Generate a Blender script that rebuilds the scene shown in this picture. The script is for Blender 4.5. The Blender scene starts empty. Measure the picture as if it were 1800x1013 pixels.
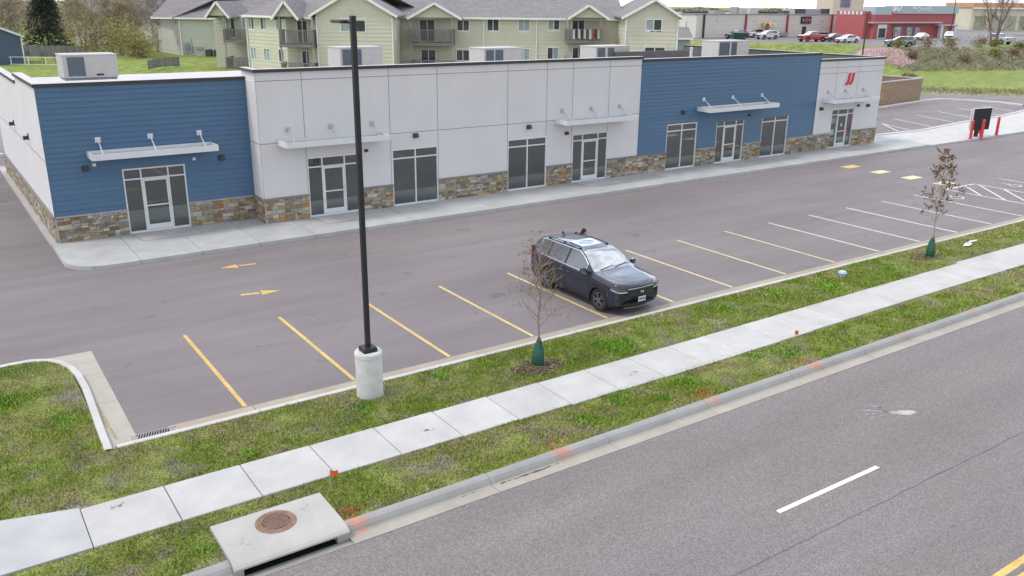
import bpy, math, random
import numpy as np
from mathutils import Vector, Matrix, noise as mnoise
R=math.radians
rng=random.Random(7)
scene=bpy.context.scene
COL=scene.collection
ZERO=Vector((0,0,0))

# ------------------------------------------------------------------ helpers
def tag(o,label=None,cat=None,group=None,kind=None):
    if label: o['label']=label
    if cat: o['category']=cat
    if group: o['group']=group
    if kind: o['kind']=kind
    return o
def empty(name,loc=(0,0,0),rz=0,label=None,cat=None,group=None):
    o=bpy.data.objects.new(name,None); COL.objects.link(o)
    o.location=loc; o.rotation_euler=(0,0,rz); o.empty_display_size=.2
    return tag(o,label,cat,group)
class MB:
    def __init__(s): s.v=[];s.f=[];s.c=[];s.m=[];s.col=(1,1,1);s.mi=0
    def face(s,pts,col=None):
        i=len(s.v); s.v.extend([tuple(p) for p in pts]); s.f.append(tuple(range(i,i+len(pts))))
        s.c.append(col or s.col); s.m.append(s.mi)
    def mesh(s,vs,fs,col=None):
        i=len(s.v); s.v.extend([tuple(p) for p in vs])
        for f in fs:
            s.f.append(tuple(i+k for k in f)); s.c.append(col or s.col); s.m.append(s.mi)
    def box(s,x0,x1,y0,y1,z0,z1,col=None):
        s.mesh([(x0,y0,z0),(x1,y0,z0),(x1,y1,z0),(x0,y1,z0),(x0,y0,z1),(x1,y0,z1),(x1,y1,z1),(x0,y1,z1)],
          [(0,3,2,1),(4,5,6,7),(0,1,5,4),(1,2,6,5),(2,3,7,6),(3,0,4,7)],col)
    def bbox(s,x0,x1,y0,y1,z0,z1,b=.02,col=None):
        # box with chamfered vertical edges and top
        P=[(x0+b,y0),(x1-b,y0),(x1,y0+b),(x1,y1-b),(x1-b,y1),(x0+b,y1),(x0,y1-b),(x0,y0+b)]
        cx,cy=(x0+x1)/2,(y0+y1)/2
        Q=[(x+(b if x<cx else -b),y+(b if y<cy else -b)) for x,y in P]
        vs=[(x,y,z0) for x,y in P]+[(x,y,z1-b) for x,y in P]+[(x,y,z1) for x,y in Q]
        fs=[tuple(range(7,-1,-1)),tuple(range(16,24))]
        for i in range(8):
            j=(i+1)%8; fs+= [(i,j,8+j,8+i),(8+i,8+j,16+j,16+i)]
        s.mesh(vs,fs,col)
    def prism(s,poly,z0,z1,col=None,bottom=True):
        n=len(poly); vs=[(x,y,z0) for x,y in poly]+[(x,y,z1) for x,y in poly]
        fs=[tuple(range(n,2*n))]+([tuple(range(n-1,-1,-1))] if bottom else [])
        fs+=[(i,(i+1)%n,n+(i+1)%n,n+i) for i in range(n)]
        s.mesh(vs,fs,col)
    def cyl(s,c,r0,z0,z1,n=16,r1=None,col=None,caps=True):
        r1=r0 if r1 is None else r1
        vs=[(c[0]+r0*math.cos(2*math.pi*i/n),c[1]+r0*math.sin(2*math.pi*i/n),z0) for i in range(n)]
        vs+=[(c[0]+r1*math.cos(2*math.pi*i/n),c[1]+r1*math.sin(2*math.pi*i/n),z1) for i in range(n)]
        fs=[(i,(i+1)%n,n+(i+1)%n,n+i) for i in range(n)]
        if caps: fs+=[tuple(range(n,2*n)),tuple(range(n-1,-1,-1))]
        s.mesh(vs,fs,col)
    def tube(s,pts,rs,n=6,col=None,cap=True):
        pts=[Vector(p) for p in pts]
        if not hasattr(rs,'__len__'): rs=[rs]*len(pts)
        vs=[];fs=[]
        ref=None
        for k,p in enumerate(pts):
            d=(pts[min(k+1,len(pts)-1)]-pts[max(k-1,0)])
            if d.length<1e-9: d=Vector((0,0,1))
            d.normalize()
            if ref is None: ref=d.orthogonal().normalized()
            a=(ref-d*ref.dot(d))
            a=a.normalized() if a.length>1e-6 else d.orthogonal().normalized()
            ref=a; b=d.cross(a)
            for i in range(n):
                t=2*math.pi*i/n
                vs.append(p+(a*math.cos(t)+b*math.sin(t))*rs[k])
        for k in range(len(pts)-1):
            for i in range(n):
                j=(i+1)%n; fs.append((k*n+i,k*n+j,(k+1)*n+j,(k+1)*n+i))
        if cap and n>2: fs+=[tuple(range(n-1,-1,-1)),tuple((len(pts)-1)*n+i for i in range(n))]
        s.mesh(vs,fs,col)
    def bar(s,a,b,w,h,up=(0,0,1),col=None):
        a=Vector(a);b=Vector(b);d=(b-a).normalized();up=Vector(up)
        x=d.cross(up)
        x=x.normalized() if x.length>1e-6 else d.orthogonal().normalized()
        y=x.cross(d).normalized()
        vs=[p+x*sx*w/2+y*sy*h/2 for p in (a,b) for sx,sy in ((-1,-1),(1,-1),(1,1),(-1,1))]
        s.mesh(vs,[(0,1,2,3),(7,6,5,4),(0,4,5,1),(1,5,6,2),(2,6,7,3),(3,7,4,0)],col)
    def build(s,name,mats,parent=None,smooth=None,loc=None):
        me=bpy.data.meshes.new(name)
        me.from_pydata(s.v,[],s.f)
        if not isinstance(mats,(list,tuple)): mats=[mats]
        for m in mats: me.materials.append(m)
        if len(mats)>1: me.polygons.foreach_set('material_index',s.m)
        if any(c!=(1,1,1) for c in s.c):
            a=me.color_attributes.new('Col','FLOAT_COLOR','CORNER')
            out=[]
            for f,c in zip(s.f,s.c): out.extend([c[0],c[1],c[2],1.]*len(f))
            a.data.foreach_set('color',out)
        if smooth is not None:
            me.polygons.foreach_set('use_smooth',[True]*len(me.polygons))
            if smooth>0: me.set_sharp_from_angle(angle=R(smooth))
        me.update()
        o=bpy.data.objects.new(name,me); COL.objects.link(o)
        if parent: o.parent=parent
        if loc: o.location=loc
        return o
def kids(o): return [c for c in bpy.data.objects if c.parent==o]
def copy_tree(o,parent=None,root=True):
    c=o.copy(); COL.objects.link(c)
    if parent: c.parent=parent
    for k in list(o.children): copy_tree(k,c,False)
    return c
def pchip(xs,ys):
    xs=np.array(xs,float);ys=np.array(ys,float);h=np.diff(xs);d=np.diff(ys)/h
    m=np.zeros(len(xs));m[0]=d[0];m[-1]=d[-1]
    for i in range(1,len(xs)-1):
        m[i]=0 if d[i-1]*d[i]<=0 else 2*d[i-1]*d[i]/(d[i-1]+d[i])
    def f(x):
        x=min(max(x,xs[0]),xs[-1]);i=min(int(np.searchsorted(xs,x,side='right'))-1,len(xs)-2)
        t=(x-xs[i])/h[i]
        return float((2*t**3-3*t*t+1)*ys[i]+(t**3-2*t*t+t)*h[i]*m[i]+(-2*t**3+3*t*t)*ys[i+1]+(t**3-t*t)*h[i]*m[i+1])
    return f

# ------------------------------------------------------------------ materials
MATS={}
def mat(name,col=(.5,.5,.5),rough=.7,var=.12,scale=2.,detail=4.,bump=0.,bscale=40.,spec=.4,metal=0.,attr=False,
        col2=None,mixscale=.4,lo=.4,hi=.6,speck=0.,speckscale=120.,coat=0.,stretch=None,spots=0.,streak=0.,streakvec=(.06,1.3,1)):
    if name in MATS: return MATS[name]
    m=bpy.data.materials.new(name); MATS[name]=m; m.use_nodes=True
    nt=m.node_tree; N=nt.nodes; L=nt.links; b=N['Principled BSDF']
    b.inputs['Roughness'].default_value=rough; b.inputs['Metallic'].default_value=metal
    b.inputs['Specular IOR Level'].default_value=spec; b.inputs['Coat Weight'].default_value=coat
    b.inputs['Coat Roughness'].default_value=.04
    tc=N.new('ShaderNodeTexCoord'); vec=tc.outputs['Object']
    if stretch:
        mp=N.new('ShaderNodeMapping'); mp.inputs['Scale'].default_value=stretch; L.new(vec,mp.inputs['Vector']); svec=mp.outputs['Vector']
    else: svec=vec
    def nz(sc,de,v=None):
        n=N.new('ShaderNodeTexNoise'); n.inputs['Scale'].default_value=sc; n.inputs['Detail'].default_value=de; n.inputs['Roughness'].default_value=.6
        L.new(v or svec,n.inputs['Vector']); return n.outputs['Fac']
    def ramp(f,a,c,x,y):
        r=N.new('ShaderNodeMapRange'); L.new(f,r.inputs['Value'])
        for k,vv in zip(('From Min','From Max','To Min','To Max'),(a,c,x,y)): r.inputs[k].default_value=vv
        return r.outputs['Result']
    if attr:
        at=N.new('ShaderNodeAttribute'); at.attribute_name='Col'; base=at.outputs['Color']
    else:
        rg=N.new('ShaderNodeRGB'); rg.outputs[0].default_value=(*col,1); base=rg.outputs[0]
    if col2:
        mx=N.new('ShaderNodeMix'); mx.data_type='RGBA'; L.new(ramp(nz(mixscale,5),lo,hi,0,1),mx.inputs[0]); L.new(base,mx.inputs[6]); mx.inputs[7].default_value=(*col2,1); base=mx.outputs[2]
    if var:
        mu=N.new('ShaderNodeMix'); mu.data_type='RGBA'; mu.blend_type='MULTIPLY'; mu.inputs[0].default_value=1
        L.new(base,mu.inputs[6])
        f=ramp(nz(scale,detail),.3,.7,1-var,1+var); L.new(f,mu.inputs[7]); base=mu.outputs[2]
    if speck:
        mu=N.new('ShaderNodeMix'); mu.data_type='RGBA'; mu.blend_type='MULTIPLY'; mu.inputs[0].default_value=1
        L.new(base,mu.inputs[6]); L.new(ramp(nz(speckscale,2,vec),.35,.65,1-speck,1+speck),mu.inputs[7]); base=mu.outputs[2]
    if streak:
        mp2=N.new('ShaderNodeMapping'); mp2.inputs['Scale'].default_value=streakvec; L.new(vec,mp2.inputs['Vector'])
        mu=N.new('ShaderNodeMix'); mu.data_type='RGBA'; mu.blend_type='MULTIPLY'; mu.inputs[0].default_value=1
        L.new(base,mu.inputs[6]); L.new(ramp(nz(1.0,5,mp2.outputs['Vector']),.32,.68,1-streak,1+streak),mu.inputs[7]); base=mu.outputs[2]
    if spots:
        mu=N.new('ShaderNodeMix'); mu.data_type='RGBA'; mu.blend_type='MULTIPLY'; mu.inputs[0].default_value=1
        L.new(base,mu.inputs[6]); L.new(ramp(nz(.9,3,vec),.64,.72,1.,1-spots),mu.inputs[7]); base=mu.outputs[2]
        mu=N.new('ShaderNodeMix'); mu.data_type='RGBA'; mu.blend_type='MULTIPLY'; mu.inputs[0].default_value=1
        L.new(base,mu.inputs[6]); L.new(ramp(nz(3.1,2,vec),.70,.76,1.,1-spots),mu.inputs[7]); base=mu.outputs[2]
    L.new(base,b.inputs['Base Color'])
    if bump:
        bp=N.new('ShaderNodeBump'); bp.inputs['Strength'].default_value=bump; bp.inputs['Distance'].default_value=.02
        L.new(nz(bscale,3,vec),bp.inputs['Height']); L.new(bp.outputs['Normal'],b.inputs['Normal'])
    return m
asph=mat('asphalt',(.190,.168,.173),.85,var=.10,scale=.35,detail=8,spec=.3,streak=.075,spots=.25,col2=(.218,.196,.200),mixscale=.3,lo=.35,hi=.65,speck=.22,speckscale=34,stretch=(.35,1,1))
asph2=mat('street_asphalt',(.195,.171,.171),.85,var=.08,scale=.5,detail=7,spec=.3,streak=.06,spots=.08,streakvec=(.05,.9,1),col2=(.208,.187,.189),mixscale=.2,lo=.35,hi=.65,speck=.30,speckscale=36,stretch=(.3,1,1))
conc=mat('concrete',(.50,.49,.475),.85,var=.11,scale=1.2,detail=8,bump=.15,bscale=50,spec=.25,attr=True,speck=.05,speckscale=60)
concb=mat('concrete_plain',(.44,.435,.42),.85,var=.12,scale=2,detail=8,bump=.15,bscale=50,spec=.25,speck=.07,speckscale=40)
stucco=mat('stucco',(.645,.632,.64),.9,streak=.012,streakvec=(1.6,1,.07),var=.035,scale=.5,detail=5,bump=.12,bscale=90,spec=.2)
joint=mat('joint_sealant',(.19,.19,.195),.9,var=.1)
siding=mat('blue_siding',(.050,.105,.185),.5,var=.07,scale=1.2,detail=6,spec=.5,stretch=(.25,1,6),attr=True)
stone=mat('ledge_stone',(.3,.3,.3),.9,var=.22,scale=9,detail=5,bump=.6,bscale=25,spec=.2,attr=True)
mortar=mat('mortar',(.42,.395,.36),.95,var=.1,scale=20)
alu=mat('white_aluminium',(.66,.68,.70),.4,var=.04,scale=3,spec=.5)
alug=mat('grey_aluminium',(.45,.46,.47),.45,var=.08,scale=4,spec=.5)
glass=mat('tinted_glass',(.029,.044,.042),.03,var=.3,scale=.5,spec=.9,coat=1.); glass.node_tree.nodes['Principled BSDF'].inputs['Coat IOR'].default_value=1.9
black=mat('black_metal',(.018,.018,.02),.5,var=.15,scale=5)
dark=mat('dark_bronze',(.045,.042,.042),.5,var=.15,scale=5)
roofw=mat('white_membrane',(.53,.505,.52),.8,var=.06,scale=.6,detail=6)
white=mat('white_paint',(.78,.78,.77),.6,var=.05,scale=4)
vc=mat('vertex_paint',(.5,.5,.5),.7,var=.10,scale=6,attr=True)
vcg=mat('vertex_gloss',(.5,.5,.5),.35,var=.05,scale=6,attr=True,spec=.5)
paintm=mat('road_paint',(.6,.5,.2),.75,var=.16,scale=7,detail=8,attr=True,speck=.12,speckscale=30)
leafm=mat('foliage',(.1,.1,.05),.7,var=.2,scale=3,attr=True,spec=.04)
bark=mat('bark',(.16,.13,.11),.9,var=.3,scale=8,bump=.4,bscale=20,spec=.1)
hvacm=mat('hvac_paint',(.44,.425,.41),.55,var=.06,scale=2)
# ------------------------------------------------------------------ frames of reference
YAW=0.600294; CAM=Vector((-5.1289,-18.4143,8.9669))
RH=Vector((math.cos(YAW),-math.sin(YAW),0)); FH=Vector((math.sin(YAW),math.cos(YAW),0))
def VP(lat,d,z=0):
    p=CAM+RH*lat+FH*d; return Vector((p.x,p.y,z))
def sstep(t): t=min(max(t,0),1); return t*t*(3-2*t)
def seg_d(p,a,b):
    ax,ay=a;bx,by=b;px,py=p;dx,dy=bx-ax,by-ay
    t=max(0,min(1,((px-ax)*dx+(py-ay)*dy)/(dx*dx+dy*dy+1e-9)))
    return math.hypot(px-ax-t*dx,py-ay-t*dy)
def inside(p,P):
    x,y=p;r=False;j=len(P)-1
    for i in range(len(P)):
        if (P[i][1]>y)!=(P[j][1]>y) and x<(P[j][0]-P[i][0])*(y-P[i][1])/(P[j][1]-P[i][1])+P[i][0]: r=not r
        j=i
    return r
def sd(p,P):
    d=min(seg_d(p,P[i],P[(i+1)%len(P)]) for i in range(len(P)))
    return -d if inside(p,P) else d
FARLOT=[(92,114),(107.5,95.3),(119.5,82),(128,74),(121.5,64.0),(138,58.2),(157,61),(260,88),(460,160),(460,470),(150,470)]
MOUND=[tuple(VP(a,b)[:2]) for a,b in ((-52,114),(-34,94),(-20,83),(16,83),(20,100),(18,140),(-52,150))]
def height(x,y):
    z=-.12
    d=sd((x,y),FARLOT); z=max(z,-.12+3.06*sstep(1-d/9.))
    d=sd((x,y),MOUND); z=max(z,-.12+2.05*sstep(1-d/9.))
    return z
def ground_colour(x,y,z):
    n=mnoise.noise(Vector((x*.15,y*.15,0))); n2=mnoise.noise(Vector((x*.5,y*.5,5)))
    green=Vector((.26,.28,.075)); brown=Vector((.24,.215,.15)); lawn=Vector((.15,.225,.065))
    c=lawn.lerp(green,.5+.5*n)
    # dry brush on the far slope beside the field
    if x>118 and 40<y<70 and .0<z<2.9: c=brown.lerp(Vector((.10,.13,.05)),.5+.6*n2)
    # stony strip at the lot corner
    if 118<x<122.6 and 58.5<y<68 and z>.2: c=Vector((.42,.32,.31)).lerp(brown,.25+.3*n2)
    # worn strip along the access road
    if 86<x<118 and 20<y<47:
        d=abs((x-86.4)*.77+(y-35.8)*.64)
        if d<9: c=brown.lerp(green,.35+.5*n2)
    return c
def axis(a,b,st,out): return sorted(set([-v for v in out]+list(np.arange(a,b+.1,st))+list(out)))
xs=[-3000,-1200,-500,-250]+list(np.arange(-120,90,5.))+list(np.arange(90,176,1.5))+list(np.arange(178,300,6.))+[340,400,600,1200,4000]
ys=[-3000,-1000,-300,-120]+list(np.arange(-60,30,5.))+list(np.arange(30,126,1.5))+list(np.arange(128,260,6.))+[300,400,600,1200,4000]
vs=[];cs=[]
for y in ys:
    for x in xs:
        z=height(x,y) if -130<x<470 and -60<y<480 else -.12
        if x<=90 or y<=28 : z=z
        vs.append((x,y,z)); cs.append(ground_colour(x,y,z))
nx=len(xs);fs=[(j*nx+i,j*nx+i+1,(j+1)*nx+i+1,(j+1)*nx+i) for j in range(len(ys)-1) for i in range(nx-1)]
me=bpy.data.meshes.new('ground'); me.from_pydata(vs,[],fs)
a=me.color_attributes.new('Col','FLOAT_COLOR','POINT'); a.data.foreach_set('color',[t for c in cs for t in (*c,1.)])
me.polygons.foreach_set('use_smooth',[True]*len(me.polygons))
groundm=mat('turf_soil',(.1,.1,.05),.95,var=.35,scale=.9,detail=8,attr=True,spec=.1,speck=.25,speckscale=6,bump=.5,bscale=3)
me.materials.append(groundm)
g=bpy.data.objects.new('ground',me); COL.objects.link(g); tag(g,'open grass and earth around the parking lots and slopes','ground',kind='structure')
def H(x,y): return height(x,y)

# ------------------------------------------------------------------ parking lot, street, pavements
mb=MB(); mb.prism([(-60,-.06),(118,-.06),(112,6),(92.9,28.2),(86.4,35.8),(79,44),(40,41.2),(-60,41.2)],-.3,0)
lot=mb.build('parking_lot',asph); tag(lot,'mauve grey asphalt parking lot in front of the strip mall','parking lot',kind='structure')
mb=MB(); mb.prism([(-60,-6.26),(-60,-34),(160,-34),(160,-6.26)],-.4,-.045)
street=mb.build('street',asph2); tag(street,'speckled grey asphalt street with white lane dash','street',kind='structure')
YEL=(.58,.405,.14); YPALE=(.62,.53,.31); WHT=(.66,.65,.62)
def lerp3(a,b,t): return tuple(a[i]+(b[i]-a[i])*t for i in range(3))
def line(mb,a,b,w,z,col):
    a=Vector((*a,0));b=Vector((*b,0));d=(b-a).normalized();n=Vector((-d.y,d.x,0))*w/2
    L=(b-a).length;k=max(1,int(L/.5));
    for i in range(k):
        p=a+d*(L*i/k);q=a+d*(L*(i+1)/k);f=1+.08*rng.uniform(-1,1)
        mb.face([(p-n)[:2]+(z,),(q-n)[:2]+(z,),(q+n)[:2]+(z,),(p+n)[:2]+(z,)],tuple(c*f for c in col))
for i in range(17):
    if i in (14,15): continue
    mb=MB(); c=lerp3(YEL,YPALE,min(1,i/9)); c=lerp3(c,WHT,max(0,min(1,(i-8)/3)))  # far lines paled towards white, glare put into their paint colour
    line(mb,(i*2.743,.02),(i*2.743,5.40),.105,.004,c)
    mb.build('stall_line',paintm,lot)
# access aisle with hatching
mb=MB()
X0,X1=14*2.743,15*2.743
for a,b in (((X0,.02),(X0,5.3)),((X1,.02),(X1,5.3)),((X0,5.3),(X1,5.3)),((X0+1.85,5.3),(X0,3.4)),((X1,5.05),(X0,2.2)),((X1,3.75),(X0,.9)),((X1,2.45),(X0+.4,.05))):
    line(mb,a,b,.1,.004,WHT)
mb.build('aisle_marking',paintm,lot)
for cx in (36.95,42.6):
    mb=MB(); pts=[]
    for k in range(14):
        t=math.radians(60+k*22); pts.append((cx+.28*math.cos(t),4.0+.28*math.sin(t)-.15))
    for p,q in zip(pts,pts[1:]): line(mb,p,q,.07,.004,WHT)
    for p,q in (((cx,4.55),(cx,4.1)),((cx,4.12),(cx+.3,4.05)),((cx+.3,4.05),(cx+.42,3.7)),((cx-.03,4.32),(cx+.22,4.3))): line(mb,p,q,.07,.004,WHT)
    mb.build('wheelchair_symbol',paintm,lot)
for y in (12.05,10.1,8.15,6.25):
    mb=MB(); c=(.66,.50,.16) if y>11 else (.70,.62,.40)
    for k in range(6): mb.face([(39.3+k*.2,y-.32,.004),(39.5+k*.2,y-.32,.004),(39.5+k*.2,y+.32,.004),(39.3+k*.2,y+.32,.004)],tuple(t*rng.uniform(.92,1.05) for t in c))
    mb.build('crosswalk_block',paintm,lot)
for (tx,ty),(ex,ey) in (((2.71,11.31),(3.98,11.2)),((3.66,7.80),(2.42,8.02))):
    mb=MB(); t=Vector((tx,ty));e=Vector((ex,ey));d=(e-t).normalized();n=Vector((-d.y,d.x))
    h=t+d*.62
    mb.face([(*t,.004),(*(h+n*.24),.004),(*(h-n*.24),.004)],YEL)
    line(mb,tuple(h+d*.05),tuple(e),.15,.004,YEL)
    mb.build('arrow_marking',paintm,lot)
# second lot lines
mb2=[((59.54,23.07),(56.47,19.6)),((63.21,24.32),(61.3,19.8)),((67.52,25.02),(65.6,20.4)),((71.81,25.49),(69.7,20.7)),((76.16,26.13),(74.2,21.2)),((80.37,25.96),(78.3,22.0)),((59.54,23.07),(57.9,19.6))]
for a,b in mb2:
    mb=MB(); line(mb,a,b,.12,.004,WHT); mb.build('stall_line',paintm,lot)
# soft tyre scuffs and sealed cracks on the lot
tarm=mat('tar',(.115,.105,.107),.8,var=.2,scale=2)
mb=MB()
def crack(mb,a,b,w,z,jit=.05):
    a=Vector(a);b=Vector(b);k=max(3,int((b-a).length/.35));pr=None
    for i in range(k+1):
        t=i/k;p=a.lerp(b,t)+Vector((rng.uniform(-jit,jit),rng.uniform(-jit,jit)))
        if pr is not None:
            d=(p-pr).normalized();n=Vector((-d.y,d.x))*w*rng.uniform(.5,1)/2
            mb.face([(*(pr-n),z),(*(p-n),z),(*(p+n),z),(*(pr+n),z)])
        pr=p
crack(mb,(-8,-10.45),(45,-10.85),.020,-.041,.015)
mb.build('street_seam',tarm,street)
mb=MB(); line(mb,(6.94,-9.70),(10.02,-9.73),.10,-.041,(.74,.74,.73)); line(mb,(19.1,-9.73),(22.2,-9.73),.10,-.041,(.74,.74,.73)); mb.build('lane_dash',paintm,street)
for y0 in (-13.0,-13.24):
    mb=MB(); line(mb,(-30,y0),(90,y0),.125,-.041,(.60,.42,.13)); mb.build('centre_line',paintm,street)
# pale spill on the street
mb=MB()
def blob(mb,cx,cy,rx,ry,z,col,n=22,ang=0,j=.35):
    pts=[]
    for k in range(n):
        t=2*math.pi*k/n;r=1+rng.uniform(-j,j)
        x,y=rx*r*math.cos(t),ry*r*math.sin(t)
        pts.append((cx+x*math.cos(ang)-y*math.sin(ang),cy+x*math.sin(ang)+y*math.cos(ang),z))
    mb.face(pts,col)
blob(mb,12.75,-8.55,.30,.13,-.041,(.37,.355,.34),ang=-.5,j=.4)
blob(mb,12.85,-8.62,.20,.09,-.037,(.43,.42,.40),ang=-.5,j=.3)
blob(mb,12.35,-8.22,.38,.018,-.041,(.33,.32,.31),ang=2.4,j=.3)
for k in range(16):
    a=rng.uniform(1.9,2.9);r=rng.uniform(.3,1.0)
    blob(mb,12.75+r*math.cos(a),-8.55+r*math.sin(a)*.75,rng.uniform(.05,.16),rng.uniform(.008,.02),-.041,(.32,.31,.30),8,a+.2,.3)
mb.build('pale_spill',paintm,street)

# sidewalk slabs
def cvar(c,a=.05): f=1+rng.uniform(-a,a); return tuple(t*f for t in c)
SW=(.475,.468,.458)
mb=MB(); g0=.008
slab=mat('joint_dark',(.12,.115,.105),.95,var=.2)
x=-3.92;sl=[]
while x<70: sl.append((x,x+1.463)); x+=1.463
for a,b in sl:
    y1=-2.745 -.10*math.exp(-((a-9)/7.)**2)+ (.12 if a>24 else 0); y0=-4.135-.16*math.exp(-((a-10)/6.)**2)
    mb.bbox(a+g0,b-g0,y0,y1,-.1,.125,.012,cvar(SW,.03))
# the flared end panels
for a,b,ya0,yb0,ya1,yb1 in ((-5.62,-3.92,-4.13,-4.13,-2.25,-2.69),(-7.6,-5.62,-4.1,-4.13,-1.8,-2.25),(-9.8,-7.6,-4.1,-4.1,-1.5,-1.8),(-12,-9.8,-4.1,-4.1,-1.5,-1.5),(-14.2,-12,-4.1,-4.1,-1.5,-1.5),(-16.4,-14.2,-4.1,-4.1,-1.5,-1.5),(-18.6,-16.4,-4.1,-4.1,-1.5,-1.5),(-26,-18.6,-4.1,-4.1,-1.5,-1.5)):
    mb.prism([(a+g0,ya0),(b-g0,yb0),(b-g0,yb1),(a+g0,ya1)],-.1,.12,cvar((.44,.44,.445),.03))
sw=mb.build('sidewalk',conc); tag(sw,'pale concrete sidewalk of square slabs between the grass strips','sidewalk',kind='structure')
mb=MB()
for k,(cx,cy) in enumerate(((2.9,-3.55),(6.1,-3.3),(8.7,-3.7),(-3.3,-3.0))):
    for q in range(9): blob(mb,cx+rng.uniform(-.14,.14),cy+rng.uniform(-.07,.07),rng.uniform(.015,.05),rng.uniform(.008,.02),.1275,(.22,.21,.20) if k!=1 else (.42,.41,.4),8,rng.uniform(0,3),.4)
mb.build('sidewalk_stain',paintm,sw)

# street kerb and gutter (profile swept along the street, in cast lengths)
KP=[(-5.69,-.1),(-5.69,.085),(-5.715,.105),(-5.80,.10),(-5.87,.075),(-5.915,.02),(-5.945,-.035),(-6.0,-.052),(-6.27,-.034),(-6.27,-.15)]
CK=(.31,.305,.30); CG=(.365,.34,.30); OR=(.62,.20,.10)
orange=[(-.08,.42,.9),(4.55,5.05,.9),(9.05,9.55,.7),(12.85,13.35,.9),(16.7,17.2,.5),(20.5,21,.5)]
def kerb_run(mb,a,b,P,step=.06):
    n=max(1,int((b-a)/step))
    for i in range(n):
        x0=a+(b-a)*i/n;x1=a+(b-a)*(i+1)/n
        s=max([k*math.exp(-(((x0+x1)/2-(p+q)/2)/((q-p)*.42))**2) for (p,q,k) in orange],default=0); s=0 if s<.12 else s
        for j in range(len(P)-1):
            c=CK if j<6 else CG
            f=1+.05*mnoise.noise(Vector((x0*1.3,j*.7,1)))+rng.uniform(-.02,.02)
            if j==6: f*=.9
            c=tuple(t*f for t in c)
            if s and (j in (2,3,4) or (j==6 and s>.55)) : c=lerp3(c,OR,s*rng.uniform(.25,.75))
            y0,z0=P[j];y1,z1=P[j+1]
            mb.face([(x0,y0,z0),(x1,y0,z0),(x1,y1,z1),(x0,y1,z1)],c)
    for x in (a,b): mb.face([(x,y,z) for y,z in P],CK)
mb=MB(); x=-.09
while x<90:
    kerb_run(mb,x+.006,x+3.044,KP,.06 if x<22 else 1.); x+=3.05
x=-2.12
while x>-26: kerb_run(mb,x-3.044,x-.006,KP); x-=3.05
kerb_run(mb,-2.12,-.09,[(-6.0,-.105),(-6.12,-.09),(-6.27,-.034),(-6.27,-.15)])
sk=mb.build('street_kerb',conc); tag(sk,'rounded concrete kerb and gutter along the street with orange paint marks','kerb',kind='structure')
mb=MB()
for k in range(60):
    xx=rng.uniform(3.2,4.6) if k<40 else rng.uniform(2.2,2.6); blob(mb,xx,-5.99+rng.uniform(-.03,.03)-.02*(xx-3.9),rng.uniform(.02,.07),rng.uniform(.006,.016),-.046,(.13,.115,.09),8,rng.uniform(-.3,.3),.4)
mb.build('gutter_debris',paintm,sk)

# lot kerb along the lawn strip, with gutter
mb=MB(); x=-2.9; LK=(.50,.49,.475); LG=(.36,.315,.255)
while x<60:
    b=x+3.05
    f=1+rng.uniform(-.04,.04)
    P=[(-.66,-.1),(-.66,.105),(-.645,.12),(-.53,.12),(-.505,.1),(-.49,.008),(-.03,.004),(-.03,-.1)]
    n=8
    for i in range(n):
        x0=x+.005+(3.04)*i/n;x1=x+.005+3.04*(i+1)/n
        if b> -1.6 or True:
            for j in range(len(P)-1):
                c=LK if j<5 else LG
                if j==5 and -2.55<(x0+x1)/2<-1.65: continue
                c=tuple(t*f*rng.uniform(.97,1.03) for t in c)
                mb.face([(x0,P[j][0],P[j][1]),(x1,P[j][0],P[j][1]),(x1,P[j+1][0],P[j+1][1]),(x0,P[j+1][0],P[j+1][1])],c)
    x=b
# island kerb that bends round the lawn
path=[(-3.06,-.66),(-3.03,.4),(-2.98,1.6),(-2.93,2.9),(-2.95,3.8),(-3.03,4.4),(-3.2,4.88),(-3.45,5.2),(-3.8,5.4),(-4.3,5.42),(-5.2,5.33),(-6.5,5.2),(-9,4.9),(-14,4.3),(-27,3.2)]
def sweep(mb,path,w,z0,z1,col):
    for k in range(len(path)-1):
        a=Vector(path[k]);b=Vector(path[k+1])
        da=(Vector(path[min(k+1,len(path)-1)])-Vector(path[max(k-1,0)])).normalized()
        db=(Vector(path[min(k+2,len(path)-1)])-a).normalized()
        na=Vector((-da.y,da.x))*w/2;nb=Vector((-db.y,db.x))*w/2
        c=cvar(col,.03);e=.015
        mb.face([(*(a-na*.85),z1),(*(b-nb*.85),z1),(*(b+nb*.85),z1),(*(a+na*.85),z1)],c)
        for s in (-1,1):
            mb.face([(*(a+na*s),z0),(*(b+nb*s),z0),(*(b+nb*s),z1-e),(*(a+na*s),z1-e)],c)
            mb.face([(*(a+na*s),z1-e),(*(b+nb*s),z1-e),(*(b+nb*s*.85),z1),(*(a+na*s*.85),z1)],c)
sweep(mb,path,.16,-.1,.125,LK)
# gutter pan of the island
for poly in ([(-2.98,-.48),(-2.42,-.48),(-2.40,2.0),(-2.9,2.0)],[(-2.9,2.01),(-2.40,2.01),(-2.39,3.9),(-2.9,3.9)],[(-2.9,3.91),(-2.39,3.91),(-2.38,5.56),(-3.7,5.60),(-3.45,5.2),(-3.1,4.8)],[(-3.71,5.60),(-4.4,5.56),(-14,4.6),(-14,4.25),(-4.3,5.42),(-3.75,5.38)]):
    mb.face([(x,y,.006) for x,y in poly],cvar((.40,.375,.33),.05))
lk=mb.build('lot_kerb',conc); tag(lk,'white concrete kerb with tan gutter edging the parking lot','kerb',kind='structure')
mb=MB()
blob(mb,-2.84,1.2,.05,1.1,.0095,(.33,.27,.17),20,.02,.35); blob(mb,-2.84,3.3,.04,.6,.0095,(.36,.30,.2),16,0,.35)
mb.build('gutter_stain',paintm,lk)
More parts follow.
